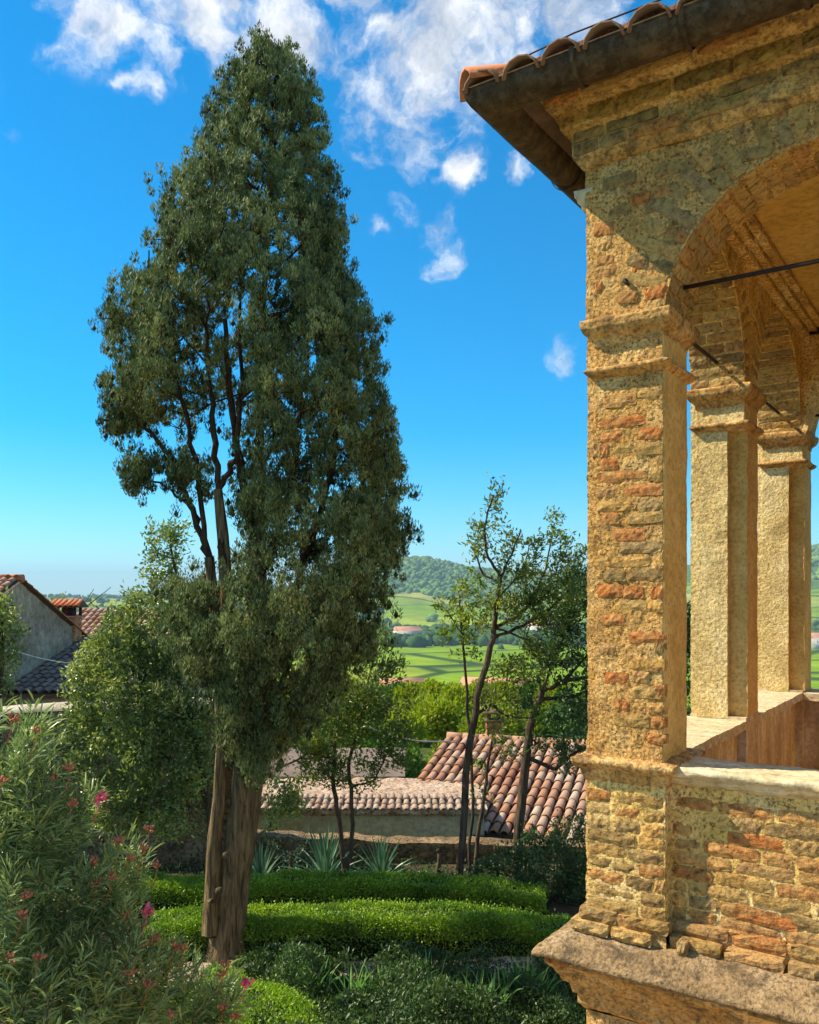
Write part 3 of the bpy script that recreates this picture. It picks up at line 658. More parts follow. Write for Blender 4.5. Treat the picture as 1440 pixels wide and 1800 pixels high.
# --- soffit boards, gutter, roof
GZ = E + 2.41; OV = .44
q = MB(); o_ = OV - .03
for (a, b) in (((-o_, -o_, CORN + .345), (UR + .3, .02, CORN + .362)), ((-o_, .022, CORN + .345), (.02, 3.96 + o_, CORN + .362))): q.rbox(a, b, .05, .002, 30, .002, 4)
q.build('soffit', m_stone('terracotta_soffit', (.30, .09, .035), (.38, .12, .05), (.42, .17, .07), dirt=(.10, .05, .03)), log, True)
def gutter(path, parent, name='gutter', r=.074):
    a = np.linspace(R(-8), R(188), 13); g = MB(); n = len(path)
    pts = np.array(path, float)
    def ringp(p, out, rr): # out: outward unit vector (2d)
        return np.stack([p[0] - out[0] * rr * np.cos(a), p[1] - out[1] * rr * np.cos(a), p[2] - rr * np.sin(a)], -1)
    return g, ringp
def gutter_run(p0, p1, out0, out1, r=.095):
    g = MB(); a = np.linspace(R(0), R(180), 13); n = 60
    for rr, fl in ((r, False), (r - .003, True)):
        P = np.zeros((n, 13, 3))
        for i in range(n):
            t = i / (n - 1); p = np.array(p0) * (1 - t) + np.array(p1) * t; o = np.array(out0) * (1 - t) ** 12 + np.array(out1) * (1 - (1 - t) ** 12)
            P[i, :, 0] = p[0] + o[0] * rr * np.cos(a); P[i, :, 1] = p[1] + o[1] * rr * np.cos(a); P[i, :, 2] = p[2] - rr * 1.15 * np.sin(a)
        P += (fbm(P * 3, 5, 2) * .004)[..., None]
        g.grid(P, fl)
    return g
cg = -OV + .095
g1 = gutter_run((cg, cg, GZ), (UR + .3, cg, GZ), (-1, -1, 0), (0, -1, 0)); go = g1.build('gutter', M['gutter'], log, True)
g2 = gutter_run((cg, cg, GZ), (cg, 3.96 + OV, GZ), (-1, -1, 0), (-1, 0, 0)); gs = g2.build('gutter', M['gutter'], log, True)
for par, pts in ((go, [(-.5 * 0 + cg, cg), (UR + .3, cg)]), (gs, [(cg, cg), (cg, 4.4)])):
    pass
lip = MB(); lip.tube([(-OV, -OV, GZ), (UR + .3, -OV, GZ)], .007, 6); lip.build('gutter_bead', M['gutter'], go, True)
lip = MB(); lip.tube([(-OV, -OV, GZ), (-OV, 4.4, GZ)], .007, 6); lip.build('gutter_bead', M['gutter'], gs, True)
def strap(parent, centre, out, along):
    a = np.linspace(R(-5), R(185), 14); rr = .1025; P = np.zeros((14, 3, 3))
    for j, s in enumerate((-.012, 0, .012)):
        k = rr + (.004 if j == 1 else 0)
        P[:, j, 0] = centre[0] + out[0] * k * np.cos(a) + along[0] * s; P[:, j, 1] = centre[1] + out[1] * k * np.cos(a) + along[1] * s; P[:, j, 2] = centre[2] - k * 1.14 * np.sin(a)
    MB().grid(P).build('gutter_strap', M['gutter'], parent, True)
for uu in (.12, .60, 1.06, 1.55): strap(go, (uu, cg, GZ), (0, -1), (1, 0))
for ww in (.55, 1.6, 2.7, 3.8): strap(gs, (cg, ww, GZ), (-1, 0), (0, 1))
# small moulded corbel under the side eave
q = MB(); mould(q, (-.03, .0, .03, .12), [(-.012, E + 1.90), (.002, E + 1.905), (.006, E + 1.925), (.018, E + 1.94), (.020, E + 1.952), (.030, E + 1.965), (.034, E + 1.995), (-.012, E + 2.0)], .01, .002, .002, 3)
q.build('corbel', M['cream'], log, True)

def tile_mesh(Lt=.42, r0=.095, r1=.075, th=.012, mat=None, seg=7):
    a = np.linspace(0, np.pi, seg); V = []; fc = []
    for (y, r) in ((0, r0), (Lt, r1)):
        for rr in (r, r - th):
            for t in a: V.append((rr * math.cos(t), y, rr * .82 * math.sin(t)))
    s = seg
    for i in range(s - 1):
        fc += [(i, i + 1, 2 * s + i + 1, 2 * s + i), (s + i + 1, s + i, 3 * s + i, 3 * s + i + 1), (i + 1, i, s + i, s + i + 1), (2 * s + i, 2 * s + i + 1, 3 * s + i + 1, 3 * s + i)]
    fc += [(0, 2 * s, 3 * s, s), (s - 1, 2 * s - 1, 4 * s - 1, 3 * s - 1)]
    me = bpy.data.meshes.new('roof_tile'); me.from_pydata(V, [], fc); me.materials.append(mat); me.update()
    me.polygons.foreach_set('use_smooth', [True] * len(me.polygons)); return me
def place_tiles(parent, mesh, org, along, up, slope, ncol, nrow, pitch, expo, name='roof_tile', jit=.006, keep=None):
    al = Vector((*along, 0)).normalized(); u2 = Vector((*up, 0)).normalized(); upv = (u2 * math.cos(slope) + Vector((0, 0, math.sin(slope)))); nn = al.cross(upv)
    for c in range(ncol):
        for r_ in range(nrow):
            if keep and not keep(c, r_): continue
            p = Vector(org) + al * (c + .5) * pitch + upv * r_ * expo + nn * (.012 + random.uniform(0, jit)) + al * random.uniform(-jit, jit)
            Rm = Matrix((al, upv, nn)).transposed().to_4x4() @ Matrix.Rotation(random.uniform(-.03, .03), 4, 'Z') @ Matrix.Rotation(-.035, 4, 'X')
            o = bpy.data.objects.new(name, mesh); COL.objects.link(o); o.parent = parent; o.matrix_local = Matrix.Translation(p) @ Rm
# loggia roof: hipped, front and side slope
SL = R(19); RZ = E + 2.365
roof = MB(); e = -OV + .04; top = 1.75
apex_z = RZ + (top - e) * math.tan(SL)
V = [(e, e, RZ - .03), (UR + .3, e, RZ - .03), (UR + .3, top, apex_z - .03), (top, top, apex_z - .03), (top, 2.5, apex_z - .03), (e, 4.4, RZ - .03), (UR + .3, 4.4, RZ - .03)]
roof.add(V, [(0, 1, 2, 3)]); roof.add(V, [(0, 3, 4, 5)]); roof.add([(e, e, CORN + .365), (UR + .3, e, CORN + .365), (UR + .3, 4.4, CORN + .365), (e, 4.4, CORN + .365)], [(0, 3, 2, 1)])
roof.add(V, [(2, 6, 5, 4)]); roof.add(V, [(2, 4, 3)])
rf = roof.build('roof', M['channel'], log)
tm = tile_mesh(mat=M['redtile'])
place_tiles(rf, tile_mesh(mat=M['darktile']), (e - .03, e - .05, RZ), (1, 0), (0, 1), SL, 13, 6, .2, .34, keep=lambda c, r_: (c + .5) * .2 > r_ * .34)
place_tiles(rf, tm, (e - .05, e + 3.9, RZ), (0, -1), (1, 0), SL, 19, 3, .2, .34, keep=lambda c, r_: (19 - c - .5) * .2 > r_ * .34)
hp = Vector((e - .03, e - .03, RZ + .05)); hd = Vector((1, 1, math.tan(SL) * 1.0)).normalized()
for i in range(6):
    o = bpy.data.objects.new('hip_tile', tm); COL.objects.link(o); o.parent = rf
    y = hd; x = Vector((1, -1, 0)).normalized(); z = x.cross(y)
    o.matrix_local = Matrix.Translation(hp + hd * .36 * i) @ Matrix((x, y, z)).transposed().to_4x4() @ Matrix.Scale(1.15, 4)
# thin lightning-rod cable over the eave tiles
t = MB(); t.tube([(-.35, -.36, RZ + .13), (.1, -.37, RZ + .16), (.5, -.38, RZ + .15), (1.0, -.38, RZ + .17), (2.3, -.38, RZ + .16)], .004, 5); t.build('roof_cable', M['iron'], rf, True)

# ================================================================== TERRAIN
def sst(a, b, x): t = np.clip((x - a) / (b - a), 0, 1); return t * t * (3 - 2 * t)
def skyline(px):   # ridge height in photo pixels above the horizon
    xs = [-4000, -900, -300, 350, 480, 600, 690, 745, 830, 930, 1040, 1150, 1300, 1430, 1600, 2200, 4000]
    ys = [30, 18, -4, -6, 4, 30, 54, 56, 40, 30, 34, 46, 62, 82, 95, 60, 30]
    return np.interp(px, xs, ys)
def height(x, y):
    r = np.hypot(x, y); fwd = np.maximum(y, 1e-3)
    px = np.where(y > 0, CX + F * x / np.maximum(y, r * .2), np.sign(x) * 4000)
    drop = -2.3 * sst(14.2, 15.2, y) - 43 * (sst(22, 330, r)) * sst(12, 40, r * (y > 0) + (y <= 0) * 0)
    near = np.where(y > 14.2, drop, -43 * sst(40, 400, r))
    rp = 2500 + 250 * np.sin(px / 300)
    ht = skyline(px) * rp / F + EYE + 46
    prof = sst(1150, 2500, r) * (1 - .5 * sst(2700, 6000, r))
    nz = fbm(np.stack([x / 260, y / 260, x * 0], -1), 3, 3)
    sh = fbm(np.stack([x / 600, y / 420, x * 0 + 4], -1), 9, 2)
    far = np.maximum(ht, 0) * np.clip(prof + sh * .16 * sst(1200, 1700, r) * (1 - sst(2200, 2480, r)), 0, 1.0) + nz * 7 * sst(1150, 1500, r) * (1 - .8 * sst(2300, 2480, r)) * (ht > 12)
    return near + far
az = np.unique(np.concatenate([np.linspace(-np.pi, -.6, 40), np.arange(-.6, .62, .0042), np.linspace(.62, np.pi, 40)]))
rr = np.unique(np.concatenate([np.linspace(0.5, 14, 12), np.arange(14, 16, .2), np.geomspace(16, 1100, 110), np.arange(1100, 2700, 16), np.geomspace(2700, 9500, 25)]))
A_, R_ = np.meshgrid(az, rr, indexing='ij'); X_ = R_ * np.sin(A_); Y_ = R_ * np.cos(A_)
Z_ = height(X_, Y_) - .02
def m_ground():
    m, nt, N, L, bs = new_mat('terrain'); bs.inputs['Roughness'].default_value = 1; bs.inputs['Specular IOR Level'].default_value = 0
    g = N.new('ShaderNodeNewGeometry'); pos = g.outputs['Position']
    sep = N.new('ShaderNodeSeparateXYZ'); L.new(pos, sep.inputs[0])
    # fields: voronoi patches on the valley floor and lower slopes
    mp = N.new('ShaderNodeMapping'); mp.inputs['Scale'].default_value = (.0045, .0068, 0); mp.inputs['Rotation'].default_value = (0, 0, .5); L.new(pos, mp.inputs[0])
    vo = N.new('ShaderNodeTexVoronoi'); vo.inputs['Scale'].default_value = 1; L.new(mp.outputs[0], vo.inputs['Vector'])
    sp = N.new('ShaderNodeSeparateColor'); L.new(vo.outputs['Color'], sp.inputs[0])
    rf_ = ramp(N, [(0, (.17, .29, .015)), (.3, (.26, .38, .02)), (.55, (.16, .26, .025)), (.75, (.32, .40, .04)), (.93, (.38, .36, .10)), (1, (.26, .34, .03))]); L.new(sp.outputs[0], rf_.inputs[0])
    wv = N.new('ShaderNodeTexWave'); wv.inputs['Scale'].default_value = .045; wv.inputs['Distortion'].default_value = .6; mp2 = N.new('ShaderNodeMapping'); mp2.inputs['Rotation'].default_value = (0, 0, 1.1); L.new(pos, mp2.inputs[0]); L.new(mp2.outputs[0], wv.inputs['Vector'])
    rw = ramp(N, [(.3, (.62, .66, .6)), (.7, (1.1, 1.1, 1.1))]); L.new(wv.outputs['Fac'], rw.inputs[0])
    fields = mixc(N, L, 1.0, rf_.outputs[0], rw.outputs[0], 'MULTIPLY')
    ve = N.new('ShaderNodeTexVoronoi'); ve.feature = 'DISTANCE_TO_EDGE'; ve.inputs['Scale'].default_value = 1; L.new(mp.outputs[0], ve.inputs['Vector'])
    re_ = ramp(N, [(.012, (1, 1, 1)), (.035, (0, 0, 0))]); L.new(ve.outputs['Distance'], re_.inputs[0])
    fields = mixc(N, L, re_.outputs[0], fields, (.045, .085, .025))
    nfl = tnoise(N, L, .02, 5, .7, pos); rfl = ramp(N, [(.35, (.7, .72, .7)), (.65, (1.2, 1.15, 1.1))]); L.new(nfl.outputs['Fac'], rfl.inputs[0])
    fields = mixc(N, L, 1.0, fields, rfl.outputs[0], 'MULTIPLY')
    nf = tnoise(N, L, .06, 4, .65, pos); rfo = ramp(N, [(.3, (.035, .085, .025)), (.5, (.07, .14, .035)), (.7, (.12, .20, .05))]); L.new(nf.outputs['Fac'], rfo.inputs[0])
    # hill vineyards on the lower shoulder, wood above
    nb = tnoise(N, L, .0035, 3, .6, pos)
    hz = N.new('ShaderNodeMapRange'); L.new(sep.outputs[2], hz.inputs[0]); hz.inputs[1].default_value = -30; hz.inputs[2].default_value = 95; hz.inputs[3].default_value = -.22; hz.inputs[4].default_value = .42
    s1 = N.new('ShaderNodeMath'); s1.operation = 'ADD'; L.new(nb.outputs['Fac'], s1.inputs[0]); L.new(hz.outputs[0], s1.inputs[1])
    rs = ramp(N, [(.50, (0, 0, 0)), (.56, (1, 1, 1))]); L.new(s1.outputs[0], rs.inputs[0])
    c = mixc(N, L, rs.outputs[0], fields, rfo.outputs[0])
    # hillside below the garden: rough grass
    dd = N.new('ShaderNodeVectorMath'); dd.operation = 'LENGTH'; L.new(pos, dd.inputs[0])
    nr = N.new('ShaderNodeMapRange'); L.new(dd.outputs['Value'], nr.inputs[0]); nr.inputs[1].default_value = 180; nr.inputs[2].default_value = 260; nr.inputs[3].default_value = 1; nr.inputs[4].default_value = 0
    ng = tnoise(N, L, .9, 5, .7, pos); rg = ramp(N, [(.35, (.035, .055, .02)), (.6, (.10, .13, .04))]); L.new(ng.outputs['Fac'], rg.inputs[0])
    c = mixc(N, L, nr.outputs[0], c, rg.outputs[0]); L.new(c, bs.inputs['Base Color'])
    return m
MB().grid(np.stack([X_, Y_, Z_], -1)).build('ground', m_ground(), None, True, kind='structure')

# garden soil and gravel path (sheets just above)
gx, gy = np.meshgrid(np.arange(-9, 6, .15), np.arange(5.5, 14.1, .15), indexing='ij')
gz = .004 + .05 * np.clip(fbm(np.stack([gx * 1.5, gy * 1.5, gx * 0], -1), 4, 3), 0, 1)
soil = m_plain('garden_soil', (.075, .055, .035), 1, 0, .5, 3, .6, .05)
MB().grid(np.stack([gx, gy, gz], -1)).build('garden_soil', soil, None, True, kind='structure')
gp, gq = np.meshgrid(np.linspace(-3.0, 3.2, 90), np.linspace(9.15, 9.80, 12), indexing='ij')
MB().grid(np.stack([gp, gq + .10 * np.sin(gp), .062 + .008 * vnoise(np.stack([gp * 9, gq * 9, gp * 0], -1))], -1)).build('path', m_stone('pink_gravel', (.32, .23, .18), (.42, .31, .25), (.50, .40, .33), bump=1, grain=30), None, True, kind='structure')

terr = MB(); terr.rbox((-.85, -5.0, E - 1.75), (5.5, 1.9, E - 1.62), .25, .002, 20, .002); tt = terr.build('bounce_terrace', M['cream'], None, kind='structure')  # unseen terrace under the camera, added to bounce warm light onto the loggia
for ix in range(12):
    for iy in range(12):
        q = MB(); x0_ = -.85 + ix * .53; y0_ = -5 + iy * .575; q.box((x0_ + .006, y0_ + .006, E - 1.625), (x0_ + .524, y0_ + .569, E - 1.60 + random.uniform(-.002, .002))); o = q.build('bounce_slab', M['paving'], tt)
tw = MB(); tw.rbox((-.80, -4.95, -.1), (5.45, 1.82, E - 1.75), .3, .004, 10, .01); tw.build('bounce_terrace_wall', M['mortar'], tt, True)
cg_, ch_ = np.meshgrid(np.linspace(-1.2, 7, 60), np.linspace(-7, 6.3, 80), indexing='ij')
MB().grid(np.stack([cg_, ch_, .06 + .01 * vnoise(np.stack([cg_ * 5, ch_ * 5, cg_ * 0], -1))], -1)).build('bounce_courtyard', M['paving'], None, True, kind='structure')  # unseen pale paving, laid here for warm light bounced up from below

# ================================================================== FOLIAGE TOOLS
def leaves_mesh(mb, P, Dn, L, W, fold=.25, droop=0.0, six=False, r=None):
    r = r or rng; n = len(P); Dn = Dn / (np.linalg.norm(Dn, axis=1)[:, None] + 1e-9)
    rv = r.normal(size=(n, 3)); S = np.cross(Dn, rv); S /= np.linalg.norm(S, axis=1)[:, None] + 1e-9; Nn = np.cross(S, Dn)
    L = np.asarray(L) * np.ones(n); W = np.asarray(W) * np.ones(n); rn = r.random(n)
    L = L[:, None]; W = W[:, None]
    if not six:
        V = np.stack([P, P + Dn * L * .5 + S * W * .5 + Nn * W * fold, P + Dn * L - Nn * L * droop, P + Dn * L * .5 - S * W * .5 + Nn * W * fold], 1)
        i = np.arange(n)[:, None] * 4; f = np.concatenate([i + [0, 1, 2], i + [0, 2, 3]])
        mb.add(V.reshape(-1, 3), f, np.repeat(rn, 4))
    else:
        dz = np.array([0, 0, -1.0]) * L * droop
        V = np.stack([P, P + Dn * L * .33 + S * W * .5 + Nn * W * fold, P + Dn * L * .33 - S * W * .5 + Nn * W * fold,
                      P + Dn * L * .7 + dz * .4 + S * W * .38, P + Dn * L * .7 + dz * .4 - S * W * .38, P + Dn * L * .97 + dz], 1)
        i = np.arange(n)[:, None] * 6
        mb.add(V.reshape(-1, 3), np.concatenate([i + [0, 1, 2], i + [3, 5, 4]]), np.repeat(rn, 6)); k = mb.n - 6 * n
        i = i + k; mb.f.append(i + [1, 3, 4, 2])
class Skel:
    def __init__(s): s.p = []; s.par = []; s.minr = []
    def poly(s, pts, rads=None, start=None, n=4, wob=.0, r=rng):
        prev = start; pts = [np.asarray(p, float) for p in pts]
        if start is None: s.p.append(pts[0]); s.par.append(-1); s.minr.append(rads[0] if rads else 0); prev = len(s.p) - 1; seq = pts
        else: seq = [s.p[start]] + pts; rads = ([s.minr[start] if rads is None else rads[0]] + list(rads)) if rads else None
        for k in range(len(seq) - 1):
            for j in range(1, n + 1):
                t = j / n; q = seq[k] * (1 - t) + seq[k + 1] * t
                if j < n: q = q + r.normal(0, wob, 3)
                s.p.append(q); s.par.append(prev); s.minr.append(rads[k] * (1 - t) + rads[k + 1] * t if rads else 0); prev = len(s.p) - 1
        return prev
    def attach(s, T, up=.5, wob=.03, step=.25, maxn=None):
        T = np.asarray(T); base = np.array(s.p); order = np.argsort([np.min(np.linalg.norm(base - t, axis=1)) for t in T])
        tips = []; P = list(s.p); buf = np.zeros((len(P) + len(T) * 30, 3)); buf[:len(P)] = P; n = len(P)
        for ti in order:
            t = T[ti]; d = t - buf[:n]; dist = np.linalg.norm(d, axis=1); cost = dist + up * np.maximum(0, dist * .55 - d[:, 2])
            j = int(np.argmin(cost)); a = buf[j].copy(); L = dist[j]; k = max(1, min(14, int(L / step)))
            bend = np.array([0, 0, -1.0]) * L * .12
            prev = j
            for q in range(1, k + 1):
                f = q / k; pt = a * (1 - f) + t * f + bend * math.sin(math.pi * f) + (rng.normal(0, wob, 3) * L * (1 if q < k else 0))
                if n >= len(buf): buf = np.vstack([buf, np.zeros_like(buf)])
                buf[n] = pt; s.p.append(pt); s.par.append(prev); s.minr.append(0); prev = n; n += 1
            tips.append((prev, t))
        return tips
    def mesh(s, mb, tip=.004, power=.42, seg=5, skip_above=None):
        n = len(s.p); cnt = np.zeros(n); kids = np.zeros(n, int)
        par = np.array(s.par)
        for i in range(n - 1, -1, -1):
            if kids[i] == 0: cnt[i] = 1
            if par[i] >= 0: cnt[par[i]] += cnt[i]; kids[par[i]] += 1
        rad = np.maximum(tip * cnt ** power, np.array(s.minr)); P = np.array(s.p)
        idx = np.where(par >= 0)[0]; a = P[par[idx]]; b = P[idx]; ra = np.minimum(rad[par[idx]], rad[idx] * 1.6); rb = rad[idx]
        T = b - a; T /= np.linalg.norm(T, axis=1)[:, None] + 1e-9; ref = np.where(np.abs(T[:, 2:3]) < .9, [[0, 0, 1.0]], [[1.0, 0, 0]])
        A = np.cross(T, ref); A /= np.linalg.norm(A, axis=1)[:, None] + 1e-9; B = np.cross(T, A); th = np.linspace(0, 2 * np.pi, seg, endpoint=False)
        off = np.cos(th)[None, :, None] * A[:, None] + np.sin(th)[None, :, None] * B[:, None]
        V = np.concatenate([a[:, None] - T[:, None] * ra[:, None, None] * .3 + off * ra[:, None, None], b[:, None] + off * rb[:, None, None]], 1).reshape(-1, 3)
        i0 = np.arange(len(idx))[:, None] * 2 * seg; k = np.arange(seg); k2 = (k + 1) % seg
        q = np.stack([i0 + k, i0 + k2, i0 + seg + k2, i0 + seg + k], -1).reshape(-1, 4)
        mb.add(V, q); return rad
def in_blob(n, c, r, flat=1.0):
    v = rng.normal(size=(n, 3)); v /= np.linalg.norm(v, axis=1)[:, None]; q = rng.random(n) ** .4
    return c + v * q[:, None] * np.array([r, r * flat, r])

def make_tree(name, label, cat, traces, blobs, D, mat, per=26, leaf=(.085, .032), twigs=22, spread=.13, group=None, bark='greybark', seed=1, yoff=0.0, tipr=.0035, flat=1.0, dens=1.0):
    sk = Skel(); nodes = {}
    for k, tr in enumerate(traces):
        pts = [at(a, b, D + (c[0] if (c := rest[1:]) else 0)) for a, b, *rest in tr]
        rd = [rest[0] / 2 / F * D for a, b, *rest in tr]
        if k == 0 or tr[0][-1] == 'root':
            pts = [at(q[0], q[1], D) for q in tr]; sk.poly(pts, rd, None, 4, .008)
        else:
            P = np.array(sk.p); st = int(np.argmin(np.linalg.norm(P - at(tr[0][0], tr[0][1], D), axis=1)))
            off = rng.normal(0, .25); pts = [at(q[0], q[1], D + off * (i + 1) / len(tr)) for i, q in enumerate(tr[1:])]
            sk.poly(pts, rd[1:], st, 4, .010)
    T = []
    for b in blobs:
        px, py, r = b[:3]; rw = r / F * D; m = int(twigs * dens * (r / 50) ** 2 * (b[3] if len(b) > 3 else 1))
        T.append(in_blob(max(2, m), at(px, py, D), rw, flat))
    T = np.concatenate(T); tips = sk.attach(T, .5, .035, .16)
    root = thing(name, label, cat, tuple(sk.p[0]), 0, group)
    w = MB(); sk.mesh(w, tipr, .42, 6)
    o = w.build('trunk', M[bark], None, True); o.parent = root; o.matrix_parent_inverse = Matrix.Translation(-Vector(sk.p[0]))
    lf = MB(); Pt = np.array([t for _, t in tips]); prv = np.array([sk.p[sk.par[i]] for i, _ in tips])
    n = len(Pt); f = rng.random((n, per)); base = Pt[:, None] * (1 - f[..., None] * .8) + prv[:, None] * f[..., None] * .8
    P = (base + rng.normal(0, spread * .45, (n, per, 3))).reshape(-1, 3)
    dr = (Pt - prv)[:, None] / (np.linalg.norm(Pt - prv, axis=1)[:, None, None] + 1e-6) + rng.normal(0, .8, (n, per, 3)) + np.array([0, 0, .25])
    leaves_mesh(lf, P, dr.reshape(-1, 3), rng.uniform(.65, 1.2, n * per) * leaf[0], rng.uniform(.7, 1.2, n * per) * leaf[1], .2, .1)
    o = lf.build('crown', M[mat], None, False, kind=None); o.parent = root; o.matrix_parent_inverse = Matrix.Translation(-Vector(sk.p[0]))
    return root

# ================================================================== CYPRESS
def cypress():
    D = 9.9
    ys = [55, 75, 100, 150, 200, 250, 300, 340, 400, 450, 500, 550, 600, 650, 700, 745, 790, 850, 900, 950, 1000, 1050, 1100, 1150, 1200, 1250, 1300, 1345]
    lf = [468, 446, 416, 370, 366, 338, 328, 268, 236, 228, 196, 172, 168, 190, 172, 170, 345, 360, 368, 372, 345, 290, 275, 280, 330, 372, 392, 405]
    rt = [492, 512, 536, 562, 580, 584, 602, 618, 640, 655, 668, 690, 704, 712, 720, 728, 734, 735, 738, 744, 736, 702, 682, 690, 640, 580, 515, 480]
    sk = Skel()
    tr = lambda L: [at(a, b, D + (e[0] if e else 0)) for a, b, _, *e in L]
    def rad(L): return [q[2] / 2 / F * D for q in L]
    main = [(395, 1715, 82), (400, 1660, 60), (411, 1560, 52), (428, 1450, 50), (440, 1350, 52), (448, 1200, 40), (452, 1000, 32), (456, 800, 24), (462, 600, 18), (472, 380, 12), (480, 220, 8), (486, 110, 4)]
    # ---- trunk: fluted bole as its own mesh
    root = thing('cypress_tree', 'tall dark green cypress with a fluted brown trunk rising above the box hedges', 'tree', tuple(at(395, 1695, D)))
    inv = Matrix.Translation(-Vector(at(395, 1695, D)))
    def fluted(pts, rads, name, seed, seg=40):
        t = np.linspace(0, 1, 70); k = np.linspace(0, 1, len(pts)); P = np.stack([np.interp(t, k, np.array(pts)[:, i]) for i in range(3)], -1); rr_ = np.interp(t, k, rads)
        th = np.linspace(0, 2 * np.pi, seg, endpoint=False); TH, TT = np.meshgrid(th, P[:, 2], indexing='xy')
        fl_ = 1 + .13 * vnoise(np.stack([np.cos(TH) * 2.2 + seed, np.sin(TH) * 2.2, TT * .35], -1), seed) + .10 * vnoise(np.stack([np.cos(TH + TT * .3) * 6, np.sin(TH + TT * .3) * 6, TT * .8], -1), seed + 1) + .05 * vnoise(np.stack([np.cos(TH) * 14, np.sin(TH) * 14, TT * 4], -1), seed + 2)
        V = np.stack([P[:, 0:1] + rr_[:, None] * fl_ * np.cos(TH), P[:, 1:2] + rr_[:, None] * fl_ * np.sin(TH), np.broadcast_to(P[:, 2:3], TH.shape)], -1)
        mb = MB(); i = np.arange(70 * seg).reshape(70, seg); j = np.roll(i, -1, 1); mb.add(V.reshape(-1, 3), np.stack([i[:-1], j[:-1], j[1:], i[1:]], -1).reshape(-1, 4))
        o = mb.build(name, M['bark'], None, True); o.parent = root; o.matrix_parent_inverse = inv; return o
    fluted(tr(main[:8]), rad(main[:8]), 'trunk', 3)
    st2 = [(372, 1640, 34), (374, 1560, 27), (377, 1480, 24), (386, 1400, 22), (391, 1300, 22), (386, 1200, 20), (378, 1080, 19), (368, 980, 17)]
    stem2 = [at(a, b, D - .12) for a, b, _ in st2]; fluted(stem2, rad(st2), 'side_stem', 8, 24)
    s3 = [(440, 1330, 12), (426, 1270, 16), (415, 1200, 20), (404, 1100, 22), (396, 1000, 23), (392, 940, 19), (384, 860, 14)]
    stem3 = [at(a, b, D - .22) for a, b, _ in s3]; fluted(stem3, rad(s3), 'side_stem', 12, 24)
    for (a, b, r_) in ((398, 1502, 5), (386, 1565, 6), (372, 1584, 5)):
        kb = MB(); kb.tube([at(a, b, D - .30), at(a - 2, b + 1, D - .38)], r_ / F * D, 8); o = kb.build('knot', M['bark'], None, True); o.parent = root; o.matrix_parent_inverse = inv
    sk.poly(tr(main), [r * .7 for r in rad(main)], None, 5, .01)
    j2 = sk.poly(stem2, [r * .8 for r in rad(st2)], None, 3, .01); sk.poly([at(348, 840, D - .1), at(318, 700, D - .1), at(285, 560, D), at(262, 440, D)], [.032, .024, .016, .008], j2, 5, .02)
    j3 = sk.poly(stem3, [r * .8 for r in rad(s3)], None, 3, .01); sk.poly([at(375, 760, D - .3), at(365, 640, D - .4), at(362, 520, D - .4)], [.036, .022, .012], j3, 5, .02)
    sk.poly([at(418, 800, D - .4), at(425, 650, D - .5), at(420, 480, D - .4)], [.034, .024, .012], j3, 6, .02)
    P0 = np.array(sk.p)
    for start, pts, r0 in (((450, 1180), [(500, 1080), (545, 960), (580, 840), (600, 700)], .06), ((448, 1230), [(500, 1150), (560, 1060), (620, 970), (665, 850)], .05), ((450, 1050), [(490, 930), (520, 800), (540, 640)], .05),
                           ((452, 980), [(430, 860), (405, 700), (395, 560)], .05), ((368, 980), [(330, 880), (300, 800), (245, 745), (180, 738)], .035), ((368, 980), [(340, 900), (300, 860), (240, 835)], .02), ((440, 1280), [(480, 1220), (540, 1170), (600, 1130)], .04)):
        s_ = int(np.argmin(np.linalg.norm(P0 - at(*start, D), axis=1))); off = rng.normal(0, .35)
        sk.poly([at(a, b, D + off * (i + 1) / len(pts)) for i, (a, b) in enumerate(pts)], [r0 * (1 - i / (len(pts) + 1)) for i in range(len(pts))], s_, 6, .02)
    # clump positions in the crown shell
    T = []; n_try = 0
    while len(T) < 2000 and n_try < 60000:
        n_try += 1
        y = rng.uniform(84, 1345); l = np.interp(y, ys, lf); r_ = np.interp(y, ys, rt); hw_ = (r_ - l) / 2 / F * D; cx_ = (l + r_) / 2
        if rng.random() > hw_ / 1.95: continue
        th = rng.uniform(0, 2 * np.pi); q = math.sqrt(rng.uniform(.34, 1.0)) * .99
        q *= 1 - .30 * float(np.clip(vnoise(np.array([math.cos(th) * 3.4 + 5, math.sin(th) * 3.4, y / 230.0]), 31) + .05, 0, 1))
        edge = np.clip(hw_ - .10, .02, 9); dx = q * math.cos(th) * edge; dy = q * math.sin(th) * min(edge, 1.55) * .9
        lump = vnoise(np.array([dx * 1.6 + 9, dy * 1.6, y / 105.0]), 5)
        if q > .8 and lump < -.42: continue
        px = cx_ + dx / D * F
        if dy < .35 and ((px - 405) / 78) ** 2 + ((y - 800) / 255) ** 2 < 1 and rng.random() < .72: continue
        if ((px - 300) / 85) ** 2 + ((y - 790) / 75) ** 2 < 1 and rng.random() < .8: continue
        if dy < .1 and ((px - 560) / 60) ** 2 + ((y - 870) / 110) ** 2 < 1 and rng.random() < .55: continue
        T.append(at(px, y, D) + np.array([0, dy, 0]))
    T = T + list(in_blob(16, at(240, 838, D), .19)) + list(in_blob(14, at(300, 820, D - .1), .22)) + list(in_blob(10, at(345, 850, D), .2)) + list(in_blob(14, at(215, 733, D), .20)) + list(in_blob(12, at(255, 728, D), .2)) + list(in_blob(22, at(445, 1225, D - .45), .30)) + list(in_blob(18, at(438, 1295, D - .42), .22)) + list(in_blob(8, at(452, 1340, D - .38), .12))
    T = np.array(T); dd_ = np.linalg.norm(T[:, None] - T[None], axis=2); dd_.sort(axis=1); T = T[dd_[:, 1:4].mean(1) < .235]
    tips = sk.attach(T, .9, .02, .22)
